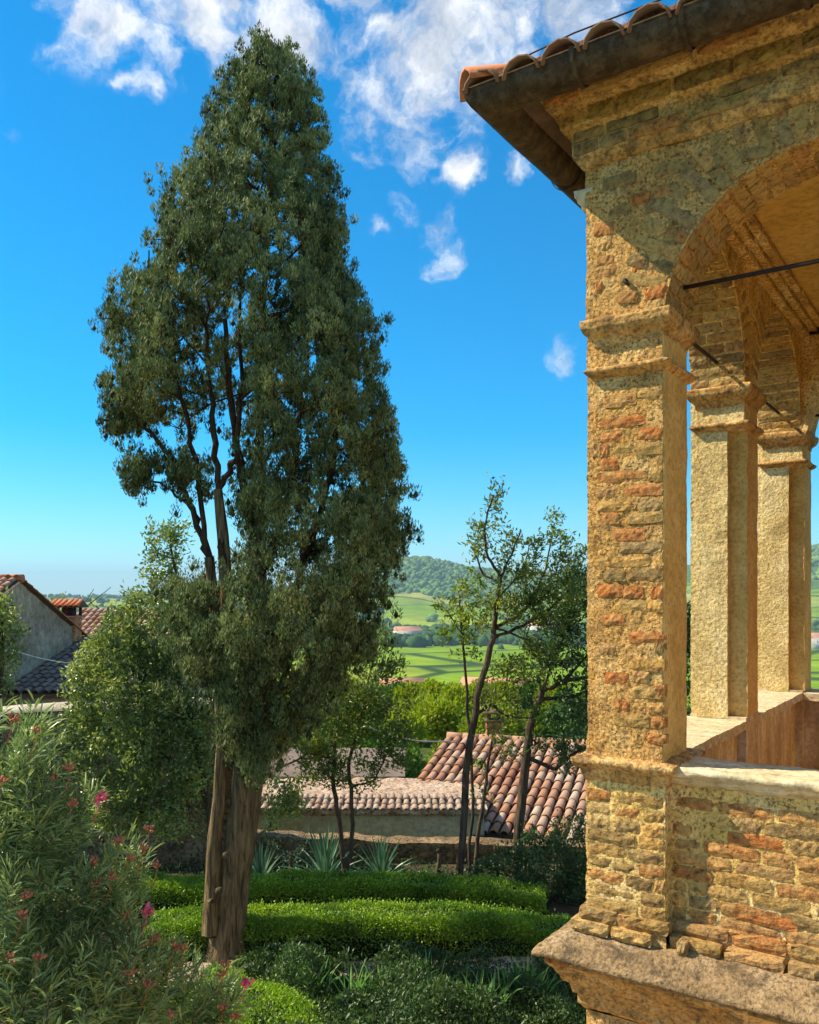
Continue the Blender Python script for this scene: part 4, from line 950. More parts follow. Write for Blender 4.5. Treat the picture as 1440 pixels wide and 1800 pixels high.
    w = MB(); sk.mesh(w, .0042, .40, 5); o = w.build('limbs', M['limbbark'], None, True); o.parent = root; o.matrix_parent_inverse = inv
    cl = MB(); per = 280
    c = T; n = len(c); zrel = np.clip((c[:, 2] - 1) / 9.5, 0, 1); rad_ = rng.uniform(.085, .155, n) * (1.05 - .35 * zrel ** 3)
    # each clump is a knot of upright plumes: narrow, upswept, round an added dark core painting the inner shade
    k = 5; sub = c[:, None] + rng.normal(0, 1, (n, k, 3)) * rad_[:, None, None] * np.array([.62, .62, .95]); sr = rad_[:, None] * rng.uniform(.32, .56, (n, k))
    oc = np.array([[1, 0, 0], [0, 1, 0], [-1, 0, 0], [0, -1, 0], [0, 0, 1.9], [0, 0, -1.2]]); S_ = sub.reshape(-1, 3); R_s = sr.reshape(-1)
    V = S_[:, None] + oc[None] * (R_s * .46)[:, None, None]; ff = np.array([[0, 1, 4], [1, 2, 4], [2, 3, 4], [3, 0, 4], [1, 0, 5], [2, 1, 5], [3, 2, 5], [0, 3, 5]])
    cl.add(V.reshape(-1, 3), (ff[None] + (np.arange(len(S_)) * 6)[:, None, None]).reshape(-1, 3), np.zeros(len(S_) * 6))
    m = per // k
    v = rng.normal(size=(n, k, m, 3)); v /= np.linalg.norm(v, axis=-1)[..., None]
    q = rng.uniform(.55, 1.0, (n, k, m, 1)); v[..., 2] = v[..., 2] * .9 + .15
    P = (sub[:, :, None] + v * q * sr[:, :, None, None] * np.array([1, 1, 1.75])).reshape(-1, 3)
    dr = (v * .55 + np.array([0, 0, .95]) + rng.normal(0, .22, v.shape)).reshape(-1, 3)
    N_ = len(P); leaves_mesh(cl, P, dr, rng.uniform(.028, .056, N_), rng.uniform(.0080, .0145, N_), .3, 0)
    tone = np.repeat(np.clip(.5 + .32 * rng.normal(0, 1, (n, 1)) + rng.normal(0, .30, (n, k)), 0, 1).reshape(-1), m * 4)
    hgt = np.repeat(np.clip(.5 + .5 * v[..., 2], 0, 1).reshape(-1), 4); tone = tone * .75 + hgt * .25  # sprigs towards each knob's top painted lighter, as if sunlit
    cl.a[-1] = cl.a[-1] * .5 + tone * .5
    o = cl.build('crown', M['cyp'], None, False); o.parent = root; o.matrix_parent_inverse = inv
    return root
cypress()

# ================================================================== OTHER GARDEN TREES
make_tree('laurel_tree', 'bushy laurel tree with glossy leaves left of the cypress trunk, before the garden wall', 'tree',
    [[(365, 1560, 16), (372, 1450, 15), (350, 1330, 13), (328, 1240, 11), (300, 1150, 7)], [(365, 1400, 9), (320, 1350, 8), (260, 1310, 6), (200, 1280, 4)], [(350, 1330, 8), (345, 1200, 7), (320, 1060, 6), (300, 960, 4)], [(368, 1430, 8), (300, 1420, 6), (230, 1400, 4)], [(330, 1260, 7), (250, 1200, 6), (200, 1130, 4)]],
    [(210, 1120, 60), (255, 1075, 45), (160, 1200, 52), (230, 1220, 85), (180, 1310, 70), (270, 1330, 85), (205, 1400, 65), (300, 1410, 65), (330, 1250, 55), (135, 1270, 35), (300, 950, 42, .8), (285, 1010, 42, .9), (320, 1130, 65), (340, 1340, 55), (245, 1440, 40, .7), (500, 1390, 32, .9), (510, 1420, 30, 1), (480, 1440, 24, .8), (180, 1150, 40), (260, 1160, 60), (300, 1230, 60)],
    11.8, 'laurel', 38, (.072, .032), 36, .13, seed=2, flat=.8)
make_tree('small_tree', 'small leaning twin-stemmed tree between the cypress and the yuccas', 'tree',
    [[(606, 1545, 10), (596, 1440, 9), (585, 1370, 8), (590, 1290, 6)], [(606, 1545, 10), (618, 1500, 9), (618, 1400, 8), (613, 1340, 7), (640, 1240, 5), (660, 1150, 3)], [(618, 1380, 5), (660, 1370, 4), (678, 1330, 2)], [(590, 1330, 5), (540, 1325, 4), (490, 1352, 3)]],
    [(600, 1300, 55), (645, 1210, 55), (690, 1275, 48), (660, 1130, 42), (565, 1320, 42), (688, 1180, 30), (625, 1250, 50), (540, 1360, 30), (700, 1320, 34, .9), (600, 1365, 34, .8), (650, 1345, 34, .8), (570, 1250, 45), (520, 1300, 40)], 12.0, 'olive', 36, (.070, .028), 30, .12, seed=3)
make_tree('leaning_tree', 'slim dark-stemmed tree with an open airy crown reaching highest of those beside the loggia', 'tree',
    [[(805, 1572, 15), (815, 1450, 14), (823, 1330, 14), (838, 1230, 13), (850, 1185, 12), (868, 1120, 11), (873, 1060, 8), (880, 1015, 7)],
     [(880, 1015, 6), (858, 980, 5), (852, 930, 4), (868, 870, 3)], [(876, 1030, 5), (850, 1010, 4), (828, 960, 3)], [(870, 1105, 8), (905, 1086, 7), (938, 1055, 6), (960, 1000, 4), (975, 920, 2)],
     [(868, 1118, 7), (920, 1100, 6), (965, 1072, 5), (1010, 1030, 3)], [(870, 1110, 5), (930, 1125, 4), (980, 1165, 3)], [(847, 1250, 8), (862, 1238, 6), (890, 1258, 5), (930, 1262, 3)], [(880, 1015, 5), (900, 975, 4), (915, 930, 2)], [(878, 1050, 4), (915, 1010, 3), (930, 960, 2)]],
    [(868, 880, 24, .8), (872, 855, 10, 1.5), (855, 945, 40, .7), (905, 970, 42, .7), (968, 950, 38, .7), (975, 910, 14, 1.2), (825, 960, 24, .5), (930, 1025, 50, .8), (1000, 985, 42, 1), (895, 1160, 45, .5), (925, 1245, 42, .5), (875, 1285, 36, .5), (860, 1060, 45, .4), (985, 1050, 52, 1), (950, 1100, 50, .8), (905, 1050, 50, .7), (940, 1170, 50, .7), (880, 1225, 40, .5)],
    12.0, 'airy', 23, (.080, .028), 36, .12, seed=4, flat=.9)
make_tree('sapling', 'thin yellow-leaved sapling just left of the leaning tree stem', 'tree',
    [[(822, 1565, 7), (832, 1400, 6), (826, 1280, 6), (816, 1150, 5), (811, 1085, 4), (806, 1040, 2)], [(814, 1110, 3), (790, 1080, 2), (770, 1050, 1)]],
    [(800, 1075, 40, .8), (828, 1030, 34, .7), (775, 1110, 24, .7), (822, 1130, 38, .7), (765, 1065, 14, .8), (840, 1080, 34, .6), (905, 1190, 34, .5), (845, 1340, 20, .4)], 12.5, 'lime', 24, (.080, .034), 24, .12, seed=5)
make_tree('dark_tree', 'thick-stemmed dark tree whose branches reach behind the corner pier', 'tree',
    [[(903, 1578, 21), (912, 1450, 18), (925, 1330, 17), (936, 1262, 15), (953, 1215, 12)], [(953, 1215, 9), (990, 1200, 8), (1035, 1190, 6), (1090, 1150, 4)], [(948, 1228, 8), (1000, 1226, 7), (1050, 1212, 4)], [(953, 1215, 6), (945, 1188, 5), (962, 1178, 3)],
     [(925, 1345, 10), (975, 1352, 8), (1020, 1318, 5), (1060, 1300, 3)], [(955, 1212, 7), (990, 1120, 5), (1010, 1040, 3)], [(990, 1200, 5), (1060, 1120, 4), (1120, 1090, 3), (1180, 1080, 2)]],
    [(985, 1085, 48), (1008, 1155, 62), (965, 1140, 40, .8), (1020, 1250, 55, .9), (970, 1295, 45, .6), (1005, 1020, 34), (1040, 1060, 55), (1000, 1335, 38, .6), (1090, 1100, 80), (1150, 1100, 80), (1195, 1120, 70), (1190, 1200, 60), (1085, 1220, 70)], 12.8, 'darkleaf', 28, (.085, .033), 30, .13, seed=6, flat=.7)
make_tree('thin_tree', 'very thin low stem with sparse leaves between the leaning tree and the dark tree', 'tree',
    [[(836, 1560, 9), (840, 1470, 8), (852, 1390, 7), (860, 1330, 5), (868, 1280, 3)]], [(875, 1340, 28, .5), (850, 1385, 24, .4), (900, 1310, 30, .5)], 12.3, 'olive', 15, (.08, .03), 24, .12, seed=7)
make_tree('evergreen_shrub', 'evergreen shrub cut off by the left edge of the picture, before the grey gable', 'shrub',
    [[(-10, 1520, 14), (-5, 1350, 12), (0, 1200, 10), (5, 1080, 6)]], [(8, 1075, 32), (5, 1130, 38), (-20, 1180, 45), (-5, 1210, 26, .8), (-50, 1100, 70)], 12.6, 'laurel', 34, (.085, .036), 30, .13, seed=8)
def shrub(name, label, blobs, D, mat, base, per=30, leaf=(.06, .026), tw=34, dens=1.0, flat=.8):
    make_tree(name, label, 'shrub', [[(*base, 12), (base[0] + 3, base[1] - 60, 8)]], blobs, D, mat, per, leaf, tw, .12, flat=flat, dens=dens)
shrub('evergreen_shrub', 'dark evergreen shrub filling the corner between the tiled roof and the corner pedestal', [(960, 1510, 62), (1010, 1480, 55), (900, 1520, 45), (1000, 1560, 50), (870, 1540, 35), (1045, 1540, 60), (930, 1560, 45), (1090, 1500, 60), (960, 1470, 32), (840, 1545, 26)], 11.9, 'darkleaf', (980, 1600), 34)
shrub('evergreen_shrub', 'low shrub at the foot of the garden wall just right of the twin-stemmed tree', [(770, 1545, 26), (740, 1555, 20), (790, 1560, 22)], 12.4, 'darkleaf', (770, 1560), 26)
shrub('evergreen_shrub', 'dark ivy-like shrub against the wall just under the pale coping', [(105, 1290, 24), (90, 1320, 26), (140, 1330, 30), (165, 1420, 30, .6)], 12.9, 'darkleaf', (120, 1520), 30)
shrub('grey_shrub', 'sparse grey-green shrub between the cypress trunk and the largest yucca', [(515, 1500, 24, .8), (500, 1525, 22), (535, 1480, 18, .7), (485, 1490, 14, .6)], 12.6, 'yucca', (510, 1555), 16, (.07, .012), 26)

# ================================================================== HEDGES
def hedge(label, path, width, h, dens=9000, leaf=.030, seed=0, slope=0):
    pts = np.array(path, float); L = np.concatenate([[0], np.cumsum(np.linalg.norm(np.diff(pts, axis=0), axis=1))]); tot = L[-1]
    n = int(tot / .06); s = np.linspace(0, tot, n); cx_ = np.interp(s, L, pts[:, 0]); cy = np.interp(s, L, pts[:, 1]); hh = np.interp(s, L, pts[:, 2]) if pts.shape[1] > 2 else np.full(n, h)
    T = np.stack([np.gradient(cx_), np.gradient(cy)], -1); T /= np.linalg.norm(T, axis=1)[:, None]; Nv = np.stack([T[:, 1], -T[:, 0]], -1)
    hh = hh + .06 * vnoise(np.stack([s * 1.3, s * 0, s * 0 + seed], -1), seed) ; m = 22
    a = np.linspace(0, np.pi, m); ca = np.sign(np.cos(a)) * np.abs(np.cos(a)) ** .38; sa = np.sin(a) ** .30
    def surf(k, inset=0):
        o = ca[None] * (width / 2 - inset); z = sa[None] * (hh[:, None] - inset); P = np.stack([cx_[:, None] + Nv[:, 0:1] * o, cy[:, None] + Nv[:, 1:2] * o, z + 0 * o], -1)
        P = P + np.stack([fbm(P * 3.2, seed + j, 3) for j in range(3)], -1) * np.array([.08, .08, .05]); return P
    root = thing('box_hedge', label, 'hedge', (cx_[n // 2], cy[n // 2], 0), 0, 'clipped box hedges of the garden'); inv = Matrix.Translation(-Vector(root.location))
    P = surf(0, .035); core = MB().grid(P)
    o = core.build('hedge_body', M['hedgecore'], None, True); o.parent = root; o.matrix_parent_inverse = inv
    P = surf(0); area = tot * (width + 2 * h); N_ = int(area * dens); i = rng.uniform(0, n - 1.001, N_); j = rng.uniform(0, m - 1.001, N_); ii = i.astype(int); jj = j.astype(int); fi = (i - ii)[:, None]; fj = (j - jj)[:, None]
    Q = (P[ii, jj] * (1 - fi) * (1 - fj) + P[ii + 1, jj] * fi * (1 - fj) + P[ii, jj + 1] * (1 - fi) * fj + P[ii + 1, jj + 1] * fi * fj)
    nr = np.cross(P[ii + 1, jj] - P[ii, jj], P[ii, jj + 1] - P[ii, jj]); nr /= np.linalg.norm(nr, axis=1)[:, None] + 1e-9; cc = np.stack([cx_[ii], cy[ii], hh[ii] * .4], -1); nr *= np.sign(np.sum(nr * (Q - cc), axis=1))[:, None]
    Q = Q + nr * (rng.normal(-.005, .016, N_) + (rng.random(N_) < .06) * rng.random(N_) * .07)[:, None]
    lf = MB(); leaves_mesh(lf, Q, nr * .6 + rng.normal(0, .6, (N_, 3)) + np.array([0, 0, .35]), rng.uniform(.6, 1.15, N_) * leaf, rng.uniform(.5, .8, N_) * leaf, .2, 0)
    o = lf.build('hedge_leaves', M['box'], None); o.parent = root; o.matrix_parent_inverse = inv
    return root
def gp_(px, D): return ((px - CX) / F * D, D)
hedge('bright green front box hedge crossing behind the cypress foot, along the gravel path', [(*gp_(262, 10.1), .42), (*gp_(430, 10.15), .42), (*gp_(700, 10.2), .47), (*gp_(900, 10.2), .42), (*gp_(1000, 10.1), .36)], .62, .42, 10500, .030, 1)
hedge('back box hedge running just in front of the yuccas', [(*gp_(225, 11.4), .42), (*gp_(450, 11.4), .42), (*gp_(700, 11.45), .42), (*gp_(960, 11.2), .36)], .55, .42, 8500, .032, 2)
hedge('small box hedge below the tip of the oleander, in the bottom corner of the garden', [(*gp_(330, 8.75), .26), (*gp_(400, 8.55), .30), (*gp_(455, 8.15), .32), (*gp_(490, 7.6), .32), (*gp_(495, 7.0), .32)], .80, .32, 10500, .030, 3)

# yuccas: every leaf its own piece
def blade(k):
    r = random.Random(k); n = 7; V = []; fc = []; L = 1.0; bend = (.10, .28, .55)[k]
    for i in range(n):
        t = i / (n - 1); w = .045 * (1 - t) ** .7 * (.55 + 1.2 * min(t * 3, 1) * .5) + .002; z = t * L * (1 - .3 * bend * t); y = bend * t * t * L
        V += [(-w, y - .012, z), (0, y + .004, z), (w, y - .012, z)]
        if i: b = 3 * (i - 1); fc += [(b, b + 1, b + 4, b + 3), (b + 1, b + 2, b + 5, b + 4)]
    me = bpy.data.meshes.new('leaf'); me.from_pydata(V, [], fc); me.materials.append(M['yucca']); a_ = me.attributes.new('rnd', 'FLOAT', 'POINT')
    a_.data.foreach_set('value', [.3 + .25 * k] * len(V)); me.update(); return me
BL = [blade(k) for k in range(3)]
def yucca(label, px, D, h, n, seed):
    x, y = gp_(px, D); r = random.Random(seed); root = thing('yucca', label, 'plant', (x, y, .02), 0, 'yuccas in front of the garden wall')
    for i in range(n):
        t = (i + .5) / n; az_ = i * 2.399 + r.uniform(-.3, .3); tilt = R(3 + 95 * t ** 1.7) + r.uniform(-.1, .1)
        o = bpy.data.objects.new('leaf', BL[0 if t < .45 else (1 if t < .75 else 2)]); COL.objects.link(o); o.parent = root
        o.matrix_local = Matrix.Translation((0, 0, .12 * (1 - t))) @ Matrix.Rotation(az_, 4, 'Z') @ Matrix.Rotation(-tilt, 4, 'X') @ Matrix.Scale(h * r.uniform(.8, 1.05), 4)
yucca('largest yucca, upright leaves between the grey shrub and the twin stems', 572, 12.35, .80, 62, 1)
yucca('yucca with spread blue-green leaves right of the twin-stemmed tree', 670, 12.3, .68, 48, 2)
yucca('small yucca half hidden just right of the cypress trunk', 458, 12.2, .62, 34, 3)

# irises and undergrowth in the dark bed at the bottom
def strapbed(name, label, cat, cx_, cy, rx, ry, n, L, mat, kind=None, tilt=.5):
    P = np.stack([cx_ + rng.uniform(-1, 1, n) * rx, cy + rng.uniform(-1, 1, n) * ry, np.full(n, .03)], -1); d = rng.normal(0, tilt, (n, 3)); d[:, 2] = 1
    mb = MB(); leaves_mesh(mb, P, d, rng.uniform(.5, 1.1, n) * L, rng.uniform(.012, .022, n), .3, .25, True); return mb.build(name, M[mat], None, label=label, cat=cat, kind=kind)
for i, (px, D, lab) in enumerate([(545, 8.9, 'tuft of iris leaves just right of the corner hedge'), (640, 8.7, 'tuft of iris leaves at the bottom middle of the dark bed'), (745, 8.95, 'tall iris tuft in the dark bed below the widest part of the front hedge'),
                                  (850, 8.6, 'iris tuft halfway between the bottom middle and the stone ledge'), (925, 8.9, 'iris tuft nearest the stone ledge corner')]):
    x, y = gp_(px, D); strapbed('iris', lab, 'plant', x, y, .20, .15, 90, .60, 'iris', tilt=.33)
n = 60000; P = np.stack([rng.uniform(-1.9, 2.6, n), 7.2 + 2.3 * rng.random(n) ** .8, np.zeros(n)], -1); P = P[(P[:, 1] < 9.38 + .30 * vnoise(P * 2.5, 5))]; n = len(P); hb = .14 + .40 * np.clip(fbm(P * 1.7, 8, 3) + .35, 0, 1.2)
P[:, 2] = rng.random(n) ** .6 * hb; mb = MB(); leaves_mesh(mb, P, rng.normal(0, .8, (n, 3)) + [0, 0, .6], rng.uniform(.03, .07, n), rng.uniform(.015, .03, n), .2, .1); mb.build('undergrowth', M['bedleaf'], None, kind='stuff')
n = 9000; P = np.stack([rng.uniform(-8, 4, n), rng.uniform(11.8, 13.3, n), np.zeros(n)], -1); P[:, 2] = rng.random(n) * .18 * (1 + fbm(P, 3, 2)); mb = MB()
leaves_mesh(mb, P, rng.normal(0, .8, (n, 3)) + [0, 0, .6], rng.uniform(.03, .08, n), rng.uniform(.015, .03, n), .2, .1); mb.build('ground_cover', M['darkleaf'], None, kind='stuff')

# ================================================================== OLEANDER
def oleander():
    blobs = [(35, 1300, 50, 5.6), (75, 1345, 55, 5.6), (30, 1400, 75, 5.5), (95, 1440, 60, 5.6), (50, 1520, 95, 5.4), (150, 1415, 20, 5.8), (180, 1545, 48, 5.7), (235, 1520, 32, 5.9), (120, 1600, 85, 5.5), (200, 1610, 60, 5.8),
             (60, 1680, 110, 5.3), (180, 1700, 95, 5.5), (280, 1690, 55, 5.9), (330, 1730, 60, 6.0), (250, 1770, 80, 5.6), (390, 1745, 34, 6.1), (120, 1790, 100, 5.2), (360, 1790, 50, 5.9), (-60, 1450, 110, 5.4), (-60, 1650, 130, 5.3)]
    base = np.array([-2.35, 5.7, 0.02]); sk = Skel(); sk.poly([base, base + [0, 0, .25]], [.05, .04], None, 3, .005); T = []
    for k in range(9):
        a = k * .7; sk.poly([base + [math.cos(a) * .15, math.sin(a) * .12, .7], base + [math.cos(a) * .4 + .12, math.sin(a) * .3, 1.3]], [.02, .014], 3, 3, .02)
    for px, py, r, D in blobs: T.append(in_blob(int(13 * (r / 50) ** 1.6) + 3, at(px, py, D), r / F * D, 1.3))
    T = np.concatenate(T); tips = sk.attach(T, .9, .02, .16); root = thing('oleander', 'large oleander bush with narrow leaves, dried red flower heads and pink blooms', 'shrub', tuple(base)); inv = Matrix.Translation(-Vector(base))
    w = MB(); sk.mesh(w, .0028, .36, 5)
    o = w.build('stems', M['twig'], None, True); o.parent = root; o.matrix_parent_inverse = inv
    lf = MB(); Pt = np.array([t for _, t in tips]); prv = np.array([sk.p[sk.par[i]] for i, _ in tips]); ax = Pt - prv; ax /= np.linalg.norm(ax, axis=1)[:, None] + 1e-6; ax = ax * .5 + np.array([.22, -.1, .75]); ax /= np.linalg.norm(ax, axis=1)[:, None]
    n = len(Pt); per = 42; f = rng.random((n, per)) ** .8; base_ = Pt[:, None] + ax[:, None] * (.12 - f[..., None] * .42) + rng.normal(0, .012, (n, per, 3))
    rv = rng.normal(size=(n, per, 3)); rv -= np.sum(rv * ax[:, None], -1, keepdims=True) * ax[:, None]; rv /= np.linalg.norm(rv, axis=-1)[..., None]
    dr = ax[:, None] * (1.15 - f[..., None] * 1.0) + rv * (.45 + f[..., None] * .55)
    leaves_mesh(lf, base_.reshape(-1, 3), dr.reshape(-1, 3), rng.uniform(.09, .16, n * per), rng.uniform(.0085, .0145, n * per), .25, .20, True)
    o = lf.build('foliage', M['oleander'], None); o.parent = root; o.matrix_parent_inverse = inv
    # shoots ending in dried flower heads, and three pink flowers
    def head(px, py, D, kind, r):
        c = at(px, py, D); s = MB(); g = c + np.array([-.05, .03, -.16]); s.tube([g, g * .4 + c * .6 + [0.01, 0, 0], c], [.0035, .003, .0025], 5)
        if kind == 'bud':
            for k in range(9):
                d = np.array([rng.normal(.2, .5), rng.normal(0, .5), abs(rng.normal(.6, .3))]); d /= np.linalg.norm(d); e_ = c + d * r * rng.uniform(.6, 1.2); s.tube([c, (c + e_) / 2 + [0, 0, -.004], e_, e_ + d * .012], [.0025, .003, .010, .002], 5)
            o_ = s.build('flower_head', M['bud'], None)
        else:
            leaves_mesh(s, np.repeat(c[None], 44, 0) + rng.normal(0, .012, (44, 3)), rng.normal(0, 1, (44, 3)) + [0, -.3, .4], .032, .030, .3, .0)
            o_ = s.build('flower', M['petal'], None)
        o_.parent = root; o_.matrix_parent_inverse = inv
    for px, py, D in ((20, 1268, 5.6), (62, 1290, 5.6), (122, 1355, 5.7), (95, 1372, 5.7), (125, 1418, 5.7), (163, 1520, 5.8), (208, 1482, 5.9), (262, 1462, 5.9), (250, 1497, 5.9), (276, 1526, 6.0), (225, 1512, 5.9), (170, 1555, 5.8), (195, 1545, 5.8), (37, 1612, 5.3), (20, 1688, 5.3), (65, 1688, 5.3),
                      (228, 1715, 5.6), (250, 1665, 5.9), (305, 1668, 6.0), (322, 1672, 6.0), (258, 1735, 5.6), (395, 1700, 6.1), (392, 1715, 6.1), (300, 1790, 5.6), (392, 1775, 6.0), (412, 1790, 6.0), (222, 1615, 5.9), (2, 1376, 5.5), (270, 1655, 6.0), (42, 1580, 5.4)): head(px, py, D - .28, 'bud', .042)
    for px, py, D in ((176, 1402, 5.75), (432, 1727, 6.1), (260, 1600, 5.9)): head(px, py, D - .3, 'flower', .03)
oleander()

# ================================================================== GARDEN WALL
def stone_wall(label, x0, x1, y, h0, h1, stones, mat='rubble', seed=0, coping=True):
    root = thing('garden_wall', label, 'wall', ((x0 + x1) / 2, y, 0)); inv = Matrix.Translation(-Vector(root.location))
    xs = np.arange(x0, x1, .05); P = []
    n = 30; Z = np.linspace(-.2, 1, n)
    H = np.interp(xs, [x0, x1], [h0, h1]) + .03 * vnoise(np.stack([xs * 2, xs * 0, xs * 0], -1), seed)
    prof = [(-.0, -.2), (-.0, 1), (.35, 1), (.35, -.9)]
    for (ya, za, yb, zb) in ((y, 0, y, 1), (y, 1, y + .38, 1), (y + .38, 1, y + .38, -1)):
        m = 28; t = np.linspace(0, 1, m); G = np.zeros((len(xs), m, 3)); G[..., 0] = xs[:, None]; G[..., 1] = ya + (yb - ya) * t[None]
        z0_ = np.where(za == 1, H, -.3 if za == 0 else -2.5); z1_ = H if zb == 1 else np.full(len(xs), -2.5)
        G[..., 2] = (H if za == 1 else np.full(len(xs), -.3))[:, None] * (1 - t[None]) + z1_[:, None] * t[None]
        G += np.stack([fbm(G * 6, seed + k, 3) for k in range(3)], -1) * .025
        if not hasattr(stone_wall, 'mb') or stone_wall.mb is None: stone_wall.mb = MB()
        stone_wall.mb.grid(G)
    o = stone_wall.mb.build('wall_core', M[mat], None, True); stone_wall.mb = None; o.parent = root; o.matrix_parent_inverse = inv
    for k in range(stones):
        xx = random.uniform(x0 + .1, x1 - .1); hh = np.interp(xx, [x0, x1], [h0, h1]); zz = random.uniform(.05, max(.1, hh - .06)); L = random.uniform(.14, .34)
        bo = brick(root, (xx - root.location.x, 0, zz), (1, 0, random.uniform(-.1, .1)), (0, -1, 0), L, random.uniform(.07, .14), .08, random.choice([(.13, .10, .06), (.18, .13, .08), (.10, .08, .055), (.20, .13, .08)]), random.uniform(-.01, .03), 'stone')
    if coping:
        c = MB(); m = 12; a = np.linspace(0, np.pi, m); G = np.zeros((len(xs), m, 3)); G[..., 0] = xs[:, None]; G[..., 1] = y + .19 - .25 * np.cos(a)[None]; G[..., 2] = H[:, None] - .02 + .10 * np.sin(a)[None]
        G += np.stack([fbm(G * 7, 3 + k, 2) for k in range(3)], -1) * .012; c.grid(G); o = c.build('coping', M['coping'], None, True); o.parent = root; o.matrix_parent_inverse = inv
    return root
stone_wall('high dark stone garden wall with pale coping behind the laurel tree', -9.0, -2.66, 13.4, 2.28, 2.50, 100, seed=3)
stone_wall('low dark stone garden wall behind the yuccas', -2.70, 4.5, 13.5, .42, .22, 60, seed=5, coping=False)

# ================================================================== HOUSES
def house_group(name, label, loc): return thing(name, label, 'house', loc)
def own(o, root):
    o.parent = root; o.matrix_parent_inverse = Matrix.Translation(-Vector(root.location)); return o
# gable house on the left (ridge runs left, grey gable faces the garden)
hA = thing('gable_house', 'old house with grey rendered gable wall in shade at the far left', 'house', (-12, 20.6, -2))
gx0 = -9.3
n1 = 60; yy = np.linspace(17.4, 25.0, n1); top_ = 4.5 - np.abs(yy - 20.6) * .375; G = np.zeros((n1, 60, 3)); t = np.linspace(0, 1, 60)
G[..., 0] = gx0; G[..., 1] = yy[:, None]; G[..., 2] = -3 * (1 - t[None]) + top_[:, None] * t[None]
G[..., 0] += fbm(G * 2.5, 4, 3) * .05
w = MB().grid(G, True); w.box((-16, 17.4, -3), (gx0 - .1, 17.6, 3.28)); w.box((-16, 24.8, -3), (gx0 - .1, 25, 2.85)); own(w.build('wall', M['greywall'], None), hA)
rf_ = MB(); zr = 4.56
rf_.add([(-16, 17.1, 3.25), (gx0 + .1, 17.1, 3.25), (gx0 + .1, 20.6, zr), (-16, 20.6, zr), (-16, 25.3, zr - 4.7 * .375), (gx0 + .1, 25.3, zr - 4.7 * .375)], [(0, 1, 2, 3), (3, 2, 5, 4)])
rA = own(rf_.build('roof', M['channel'], None), hA)
tmr = tile_mesh(.42, .10, .085, .014, M['redtile'], 6); tmo = tile_mesh(.42, .095, .078, .014, M['tile'], 6); tmg = tile_mesh(.42, .105, .085, .014, M['greytile'], 6)
def add_tiles(root_house, roofobj, mesh, org, along, up, slope, nc, nr, pitch, expo, **kw):
    place_tiles(roofobj, mesh, tuple(Vector(org)), along, up, slope, nc, nr, pitch, expo, **kw)
sA = math.atan(.375)
add_tiles(hA, rA, tmo, (-12.3, 17.1, 3.26), (1, 0), (0, 1), sA, 15, 11, .2, .34, jit=.012)
add_tiles(hA, rA, tmr, (gx0 + .1, 25.3, zr - 4.7 * .375), (-1, 0), (0, -1), sA, 2, 15, .2, .34)
rgt = MB()
for k in range(9): rgt.tube([(-9.2 - k * .38, 20.6, zr + .02), (-9.62 - k * .38, 20.6, zr + .035)], [.10, .085], 8)
own(rgt.build('ridge_tiles', M['redtile'], None, True), hA)
# chimney
ch = thing('chimney', 'orange brick chimney stack with a little tiled hood on the gable house roof', 'chimney', (-9.50, 24.1, 2.9))
def loc_box(mb, a, b): mb.box(a, b)
q = MB(); q.rbox((-.27, -.25, 0), (.27, .25, .66), .04, .004, 30, .005, 3); q.build('stack', M['brickclean'] if False else m_stone('orange_chimney_render', (.50, .20, .08), (.58, .26, .12), (.62, .33, .18), bump=.4, grain=20), ch, True)
q = MB(); q.box((-.32, -.30, .66), (.32, .30, .71)); q.build('band', m_plain('chimney_band', (.42, .22, .14), .9), ch)
q = MB()
for sx in (-.25, -.02, .21):
    for sy in (-.23, .19): q.box((sx, sy, .71), (sx + .07, sy + .06, .95))
q.box((-.14, -.12, .71), (.14, .12, .93)); q.build('hood_posts', m_plain('dark_hood_brick', (.06, .035, .028), .95), ch)  # dark posts with a dark block filling the hood's openings
q = MB(); q.add([(-.42, -.42, .94), (.42, -.42, .94), (.42, 0, 1.13), (-.42, 0, 1.13), (.42, .42, .94), (-.42, .42, .94)], [(0, 1, 2, 3), (3, 2, 4, 5), (0, 3, 5), (1, 4, 2), (0, 5, 4, 1)]); hr = q.build('hood_roof', M['channel'], ch)
tmh = tile_mesh(.48, .075, .06, .012, M['redtile'], 6)
place_tiles(hr, tmh, (-.43, -.44, .945), (1, 0), (0, 1), math.atan(.45), 6, 1, .145, .3)
# lean-to with grey tiles
hB = thing('lean_to', 'lean-to with shaded grey tiled roof and cream wall below the grey gable', 'house', (-8, 20, -2))
w = MB(); w.rbox((-9.25, 20.0, -3), (-5.2, 24.8, 1.86), .4, .004, 5, .01, 3); own(w.build('wall', M['cream'], None, True), hB)
sB = math.atan(.20)
q = MB(); q.add([(-9.28, 19.75, 1.93), (-5.0, 19.75, 1.93), (-5.0, 25.1, 1.93 + 5.35 * .2), (-9.28, 25.1, 1.93 + 5.35 * .2)], [(0, 1, 2, 3)]); q.add([(-9.28, 19.75, 1.86), (-5.0, 19.75, 1.86), (-5.0, 19.75, 1.93), (-9.28, 19.75, 1.93)], [(0, 1, 2, 3)])
rB = own(q.build('roof', M['channel'], None), hB); place_tiles(rB, tmg, (-9.3, 19.7, 1.94), (1, 0), (0, 1), sB, 19, 15, .215, .34, jit=.014)
q = MB(); q.rbox((-9.25, 19.80, 1.80), (-5.1, 19.98, 1.88), .05, .004, 9, .01, 3); own(q.build('brick_eaves', m_plain('eaves_brick', (.30, .15, .09), .9), None), hB)
